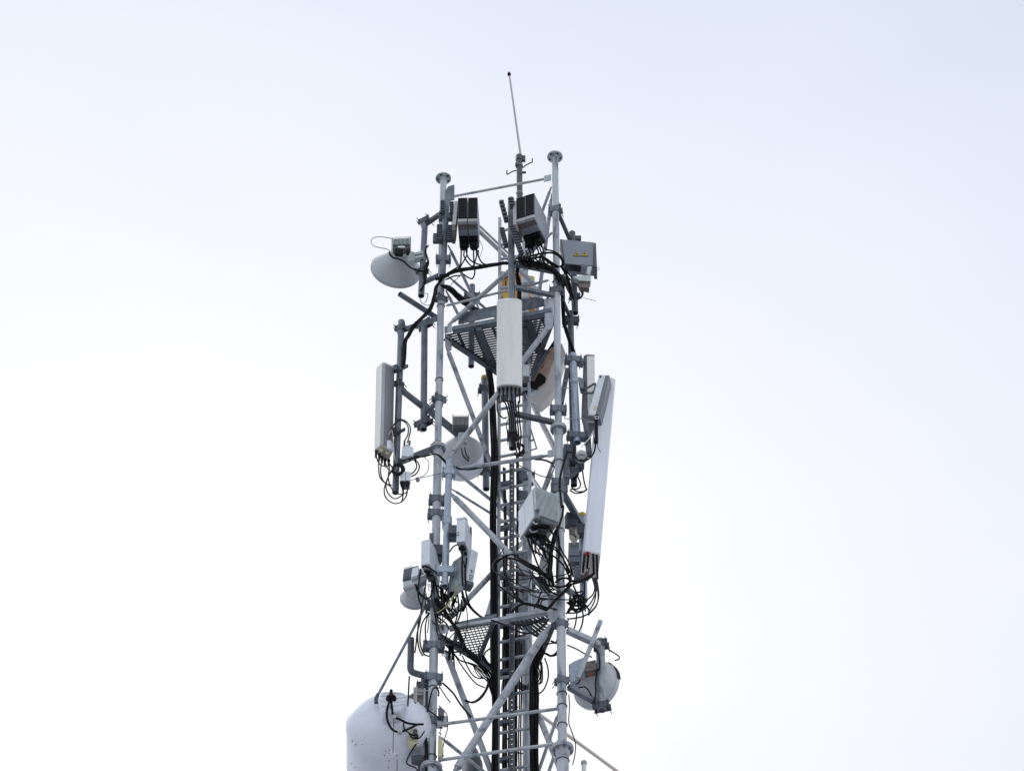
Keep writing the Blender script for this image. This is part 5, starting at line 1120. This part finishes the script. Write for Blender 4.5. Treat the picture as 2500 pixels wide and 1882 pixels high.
for pts in ([(1670, 980), (1690, 1150), (1720, 1290), (1745, 1340)], [(1480, 1290), (1560, 1370), (1680, 1380), (1750, 1340)], [(1460, 1360), (1560, 1410), (1680, 1390), (1750, 1345)], [(1600, 1140), (1640, 1260), (1600, 1330), (1470, 1340)], [(1640, 980), (1600, 1080), (1560, 1120)]):
    solo('cable', MB().path(qs('H', pts, -.2), .009), 'rubber', 'black cable looping at the bottom of the right rear pole', 'cable', 'cables looping under the right rear pole')
# low right tangle
lst = []
for pts, cnt, r_, sp_ in (([(740, 200), (880, 310), (1100, 350), (1250, 320), (1400, 280), (1600, 190), (1690, 120)], 4, .011, .016), ([(1060, 280), (1120, 220), (1230, 208), (1330, 255), (1450, 255), (1600, 205)], 2, .012, .01),
                 ([(1300, 320), (1180, 440), (1060, 560), (940, 690), (880, 730)], 4, .0115, .016), ([(880, 720), (700, 650), (560, 620), (440, 665), (340, 750)], 4, .012, .018), ([(80, 300), (250, 430), (400, 545), (560, 625), (800, 650), (900, 690)], 1, .010, 0),
                 ([(230, 150), (300, 360), (400, 480), (520, 600), (700, 650), (900, 690)], 1, .010, 0), ([(0, 890), (200, 965), (400, 1060), (560, 1110), (720, 1080), (850, 980), (930, 880)], 2, .0095, .008), ([(340, 950), (500, 985), (680, 940), (830, 860)], 1, .010, 0),
                 ([(210, 0), (240, 220), (260, 440)], 1, .009, 0), ([(1340, 330), (1420, 500), (1500, 620), (1590, 720), (1590, 800)], 1, .011, 0), ([(1530, 200), (1520, 500), (1490, 700), (1500, 850), (1470, 1000), (1420, 1100)], 1, .010, 0),
                 ([(1400, 760), (1375, 950), (1340, 1060)], 1, .009, 0), ([(600, 0), (760, 60), (860, 130), (950, 230)], 2, .012, .012), ([(860, 230), (900, 330), (970, 420), (1080, 480)], 3, .010, .02), ([(950, 40), (960, 180), (1000, 320)], 5, .012, .03),
                 ([(760, 100), (820, 220), (900, 200), (950, 120)], 1, .010, 0), ([(1250, 780), (1300, 700), (1360, 560), (1420, 480)], 3, .010, .02), ([(1250, 600), (1330, 650), (1420, 640), (1530, 560)], 3, .010, .02), ([(1260, 720), (1380, 720), (1480, 680), (1560, 560)], 2, .010, .015),
                 ([(1290, 150), (1300, 260), (1240, 320)], 3, .011, .02), ([(700, 700), (760, 580), (810, 430)], 1, .009, 0), ([(780, 680), (820, 560), (900, 560)], 2, .009, .02), ([(320, 640), (300, 720), (330, 750)], 1, .008, 0)):
    lst.append((qs('L', pts, -.72 if min(p[0] for p in pts) < 1250 else -.4), cnt, r_, sp_))
cables('cable_tangle', 'dense tangle of black cables around the right leg at the long panel base', lst, 'cable bundle')
cables('cable_bundle', 'black cables arching over the brace to the silver radio', [
    (qs('J', [(100, 1420), (200, 1345), (370, 1270), (480, 1330), (640, 1430), (800, 1500), (950, 1640)], (-.5, -.75)), 2, .011, .012), (qs('J', [(230, 1659), (225, 1550), (260, 1400), (270, 1280)], -.5), 1, .010, 0), (qs('J', [(300, 1340), (450, 1370), (620, 1470), (780, 1560), (920, 1640)], -.7), 1, .012, 0),
    (qs('J', [(1180, 850), (1130, 1000), (1085, 1200), (1065, 1400), (1040, 1700)], -.78), 7, .012, .026)], 'cable bundle')
cables('cable_bundle', 'thick black cable looping left behind the right leg below the gusset', [
    (qs('L', [(760, 1440), (880, 1440), (960, 1475), (1050, 1455), (1110, 1380)], -.2), 3, .012, .014), (qs('L', [(980, 1230), (1060, 1270), (1160, 1280)], -.25), 3, .009, .012), (qs('L', [(860, 1290), (960, 1280), (1060, 1250), (1090, 1180)], -.2), 2, .008, .01)], 'cable bundle')
cables('cable_bundle', 'loose grey cables right of the right trunk near the bottom', [
    (qs('N', [(1210, 30), (1250, 150), (1255, 280), (1200, 430), (1120, 500)], .1), 1, .009, 0), (qs('N', [(1170, 80), (1180, 200), (1170, 330), (1130, 370)], .1), 2, .009, .012), (qs('N', [(1115, 380), (1125, 480), (1128, 600)], .1), 2, .008, .008), (qs('N', [(1110, 120), (1150, 250), (1120, 330)], .1), 2, .010, .015)], 'cable bundle')
solo('wire', MB().path(qs('N', [(1520, 500), (1530, 650), (1520, 850), (1560, 980), (1605, 1120), (1600, 1260), (1570, 1400)], -.64), .007), 'wire', 'thin dark wire hanging down the outside of the right leg', 'wire')
solo('cable', MB().path(qs('L', [(1240, 1300), (1400, 1370), (1500, 1430), (1640, 1500)], (-.5, -.3)), .009), 'rubber', 'black cable from the right leg to the lower right dish', 'cable')
solo('cable', MB().path(qs('L', [(1690, 1360), (1740, 1420), (1765, 1540), (1765, 1700)], -.42) + qs('N', [(1890, 180), (1865, 330), (1868, 480), (1850, 590)], -.40), .010), 'rubber', 'black cable taped down the lower right dish pole', 'cable')
# low left tangle
lst = []
for pts, cnt, r_, sp_ in (([(1470, 0), (1480, 250), (1500, 430), (1600, 600), (1750, 760), (1900, 855), (2150, 915)], 1, .011, 0), ([(1560, 0), (1555, 300), (1590, 480), (1650, 630), (1770, 760), (1900, 850), (2150, 925)], 1, .011, 0), ([(1360, 80), (1350, 250), (1280, 400), (1180, 480)], 2, .010, .01),
                 ([(940, 220), (1050, 255), (1090, 400), (1095, 620), (1030, 700), (920, 780), (780, 735)], 1, .010, 0), ([(930, 110), (920, 300), (865, 450), (760, 460)], 1, .010, 0), ([(590, 200), (650, 350), (760, 460), (850, 500)], 2, .0105, .01), ([(480, 240), (580, 200), (600, 150)], 1, .010, 0),
                 ([(970, 480), (1050, 600), (1150, 720), (1250, 880), (1380, 1070), (1480, 1300), (1560, 1450), (1700, 1590), (1820, 1680)], 5, .0115, .020), ([(1170, 1290), (1300, 1350), (1450, 1400), (1550, 1500)], 3, .011, .014), ([(970, 790), (1060, 800), (1160, 780)], 2, .010, .01),
                 ([(970, 790), (985, 950), (1010, 1150), (1030, 1300)], 1, .009, 0), ([(970, 800), (1080, 880), (1180, 960), (1220, 1060), (1160, 1250), (1145, 1360)], 1, .009, 0), ([(1480, 500), (1470, 700), (1410, 900), (1340, 1030), (1350, 1080)], 1, .010, 0), ([(1400, 400), (1420, 600), (1400, 780), (1340, 1000)], 1, .010, 0),
                 ([(1190, 1510), (1400, 1510), (1500, 1500)], 2, .010, .012), ([(1250, 1380), (1260, 1500), (1240, 1659)], 2, .010, .012), ([(1310, 1380), (1320, 1659)], 2, .010, .01), ([(1180, 1370), (1280, 1480), (1430, 1659)], 2, .008, .01), ([(1820, 1380), (1800, 1500), (1840, 1640)], 1, .008, 0), ([(2030, 1440), (1930, 1520), (1880, 1659)], 1, .010, 0),
                 ([(1120, 640), (1160, 760), (1230, 860)], 4, .011, .03), ([(1000, 500), (1060, 600), (1080, 700)], 4, .011, .03), ([(1310, 360), (1250, 440), (1160, 500), (1120, 620)], 3, .010, .025), ([(1500, 430), (1560, 560), (1540, 640), (1500, 720)], 2, .011, .012)):
    lst.append((qs('K', pts, (-.40, -.2)), cnt, r_, sp_))
cables('cable_tangle', 'tangle of black cables dropping behind the left leg onto the mesh platform', lst, 'cable bundle')
lst = []
for pts, cnt, r_, sp_ in (([(60, 0), (180, 180), (320, 350), (440, 410)], 1, .008, 0), ([(190, 570), (280, 605), (370, 560), (450, 460), (500, 340)], 3, .012, .014), ([(240, 0), (380, 110), (500, 220), (560, 340)], 4, .012, .022), ([(130, 60), (330, 130), (450, 220), (540, 330)], 2, .009, .02), ([(300, 120), (420, 250), (500, 330), (560, 450)], 2, .009, .02),
                 ([(150, 0), (250, 200), (330, 280), (440, 290)], 1, .008, 0), ([(300, 150), (350, 250), (430, 290)], 1, .006, 0), ([(480, 300), (530, 450), (560, 560)], 3, .010, .012), ([(40, 20), (60, 250), (80, 380), (150, 520)], 1, .010, 0), ([(420, 0), (470, 80), (540, 150)], 3, .010, .02)):
    lst.append((qs('N', pts, (.1, .3)), cnt, r_, sp_))
cables('cable_tangle', 'black cables gathering into the left trunk below the mesh platform', lst, 'cable bundle')
for pts, lab in (([(660, 0), (640, 250), (640, 450), (700, 640), (680, 900), (620, 1150), (600, 1350), (575, 1520)], 'leftmost black cable hanging left of the left leg above the drum'),
            ([(800, 0), (780, 250), (720, 550), (690, 750), (640, 1000), (630, 1250), (660, 1450), (725, 1580)], 'second black cable hanging left of the left leg above the drum'),
            ([(830, 780), (720, 950), (675, 1200), (690, 1400), (760, 1555), (860, 1590)], 'third black cable hanging left of the left leg, curving back to it'),
            ([(830, 790), (780, 1000), (785, 1250), (810, 1350)], 'short black cable hanging nearest the left leg above its clamp')):
    solo('cable', MB().path(qs('K', pts, -.34), .0095), 'rubber2', lab, 'cable', 'cables hanging left of the left leg')
solo('cable', MB().path(qs('M', [(1165, 70), (1155, 250), (1145, 480), (1130, 620), (1085, 780)], -.5), .0095), 'rubber', 'black cable dropping from the elbow pipe past the drum bracket', 'cable')
solo('cable', MB().path(qs('M', [(1440, 880), (1430, 1000), (1450, 1250), (1450, 1500), (1440, 1750)], -.3), .020), 'rubber', 'thick black cable beside the left leg at the very bottom', 'cable')
for pts, lab in (([(1460, 150), (1330, 400), (1210, 580), (1120, 680), (1000, 760)], 'yellow green earth wire crossing the left leg below the radios'),
                 ([(1420, 200), (1300, 480), (1200, 620), (1060, 720)], 'second yellow green earth wire beside the first')):
    solo('earth_wire', MB().path(qs('K', pts, -.50), .005), 'lime', lab, 'wire')
solo('wire', MB().path(qs('M', [(1720, 180), (1800, 250), (1900, 350), (1960, 440), (2040, 560), (2202, 760)], (-.2, .1)), .011), 'rubber', 'black cable following the left rear brace near the bottom', 'cable')
solo('wire', MB().path(qs('M', [(1670, 240), (1740, 350), (1800, 440), (1855, 505)], -.2), .007), 'wire', 'short loose wire end sticking out right of the left leg', 'wire')

# grey clutter seen between the ladder and the rear leg
for k, z_ in enumerate((q('H', 700, 1080, .8).z, q('H', 700, 1420, .8).z, q('L', 560, 250, .8).z)):
    solo('rear_leg_bracket', MB().clamp(V3((LEG['B'].x, LEG['B'].y, z_)), .056, .2, .22, .16), 'galv', ('upper', 'middle', 'lower')[k] + ' steel bracket clamped on the rear leg behind the ladder', 'bracket', 'brackets on the rear leg')
cr_ = thing('cable_support', 'row of steel cable hangers behind the left side of the ladder', 'bracket', v(1092, 1500, .45))
for y in (1045, 1140, 1245, 1350, 1450, 1560, 1640): part('hanger', MB().box(v(1092, y, .45), (.14, .06, .05), -.23), 'galv', cr_, smooth=False)

# vertical cables behind the ladder, low down
lst = []
for x, y0, r_ in ((1087, 1180, .010), (1091, 1240, .012), (1095, 1130, .009), (1099, 1290, .012), (1102, 1190, .008), (1115, 1260, .010), (1121, 1330, .009), (1126, 1390, .010)):
    lst.append(([v(x + random.uniform(-1.5, 1.5), y, .46) for y in range(y0, 1800, 90)], 1, r_, 0))
cables('cable_bundle', 'loose black cables running down behind the ladder rungs in the lower half', lst, 'cable bundle')
eq = thing('equipment_box', 'dark cluttered equipment block behind the ladder just under the lower platform', 'box', v(1100, 1500, .6))
part('body', MB().hexa([v(1084, 1375, .6), v(1136, 1368, .6), v(1136, 1428, .6), v(1084, 1432, .6)], (0, .12, 0)), 'gboxd', eq, bev=.008)
part('cover', MB().hexa([v(1088, 1440, .6), v(1104, 1438, .6), v(1100, 1490, .6), v(1082, 1490, .6)], (0, .08, 0)), 'side', eq, bev=.006)
eq = thing('equipment_box', 'pale box behind the ladder rungs above the lower platform', 'box', v(1100, 1330, .6))
part('body', MB().hexa([v(1084, 1255, .62), v(1103, 1252, .62), v(1103, 1322, .62), v(1084, 1325, .62)], (0, .12, 0)), 'silver', eq, bev=.008)

lst = []
rng = random.Random(3)
for i in range(16):
    x0, y0 = rng.uniform(930, 1500), rng.uniform(60, 330); x1, y1 = rng.uniform(1000, 1330), rng.uniform(420, 720)
    lst.append((qs('K', [(x0, y0), ((x0 + x1) / 2 + rng.uniform(-90, 90), (y0 + y1) / 2 + rng.uniform(-30, 90)), (x1, y1), (x1 + rng.uniform(-40, 160), y1 + rng.uniform(80, 220))], (-.35, -.1)), 1, rng.uniform(.007, .011), 0))
cables('cable_tangle', 'snarl of black cable ends directly under the white radios at the left leg', lst, 'cable bundle')
lst = []
for i in range(18):
    x0, y0 = rng.uniform(1250, 1560), rng.uniform(420, 640); x1, y1 = rng.uniform(1260, 1560), rng.uniform(620, 780)
    lst.append((qs('L', [(x0, y0), ((x0 + x1) / 2 + rng.uniform(-110, 110), (y0 + y1) / 2 + rng.uniform(-60, 60)), (x1, y1)], -.3), 1, rng.uniform(.007, .011), 0))
cables('cable_tangle', 'snarl of black cables right of the right leg under the long panel base', lst, 'cable bundle')
lst = []
for i in range(12):
    x0, y0 = rng.uniform(620, 1060), rng.uniform(720, 1000); x1, y1 = rng.uniform(760, 1080), rng.uniform(1060, 1400)
    lst.append((qs('J', [(x0, y0), ((x0 + x1) / 2 + rng.uniform(-80, 80), (y0 + y1) / 2 + rng.uniform(-40, 80)), (x1, y1)], -.72), 1, rng.uniform(.006, .010), 0))
cables('cable_tangle', 'loose black cables dangling under the silver finned radio', lst, 'cable bundle')
lst = []
for i in range(14):
    x0, y0 = rng.uniform(560, 1050), rng.uniform(430, 560); x1, y1 = rng.uniform(620, 1150), rng.uniform(500, 640)
    lst.append((qs('D', [(x0, y0), ((x0 + x1) / 2 + rng.uniform(-60, 60), max(y0, y1) + rng.uniform(0, 60)), (x1, y1)], -.78), 1, rng.uniform(.008, .012), 0))
cables('cable_tangle', 'snarl of black cables between the right twin radios and the head bundle', lst, 'cable bundle')
lst = []
for i in range(10):
    y0 = rng.uniform(1160, 1640); x0 = rng.uniform(1083, 1100)
    lst.append(([v(x0, y0, .5), v((x0 + 1112) / 2, y0 + rng.uniform(5, 30), .55), v(rng.uniform(1108, 1138), y0 + rng.uniform(-10, 40), .5)], 1, rng.uniform(.006, .010), 0))
cables('cable_tangle', 'short black cables crossing behind the ladder between its rails', lst, 'cable bundle')

bp_ = thing('equipment_box', 'tall grey cabinet behind the right half of the ladder above the lower platform', 'box', v(1128, 1325, .62))
part('body', MB().hexa([v(1115, 1196, .60), v(1141, 1190, .60), v(1141, 1318, .60), v(1115, 1322, .60)], (0, .14, 0)), 'galvm', bp_, bev=.008)
part('door', MB().hexa([v(1117, 1202, .592), v(1127, 1200, .592), v(1127, 1312, .592), v(1117, 1314, .592)], (0, .006, 0)), 'side', bp_, bev=.003)
part('shelf', MB().box(v(1128, 1240, .585), (.16, .03, .03)), 'galvd', bp_, smooth=False)
lst = []
for i in range(12):
    x0, y0 = rng.uniform(1085, 1200), rng.uniform(1175, 1260); x1, y1 = rng.uniform(1150, 1230), rng.uniform(1240, 1320)
    lst.append(([v(x0, y0, -.6), v(x0 + rng.uniform(-25, 40), (y0 + y1) / 2 + rng.uniform(0, 25), -.66), v(x1, y1, -.68), v(x1 + rng.uniform(-20, 30), y1 + rng.uniform(-30, 10), -.66)], 1, rng.uniform(.005, .009), 0))
cables('cable_tangle', 'thin slack black loops between the ladder, the silver radio and the right leg', lst, 'cable bundle', m='rubber2')
lst = []
for i in range(10):
    x0, y0 = rng.uniform(905, 1000), rng.uniform(1240, 1290); x1, y1 = rng.uniform(925, 1010), rng.uniform(1320, 1420)
    lst.append(([v(x0, y0, -.36), v(x0 + rng.uniform(-14, 14), (y0 + y1) / 2, -.36), v((x0 + x1) / 2, y1, -.32), v(x1, y1 - rng.uniform(5, 40), -.3)], 1, rng.uniform(.005, .008), 0))
cables('cable_tangle', 'thin slack black loops hanging round the left leg under the white radios', lst, 'cable bundle', m='rubber2')
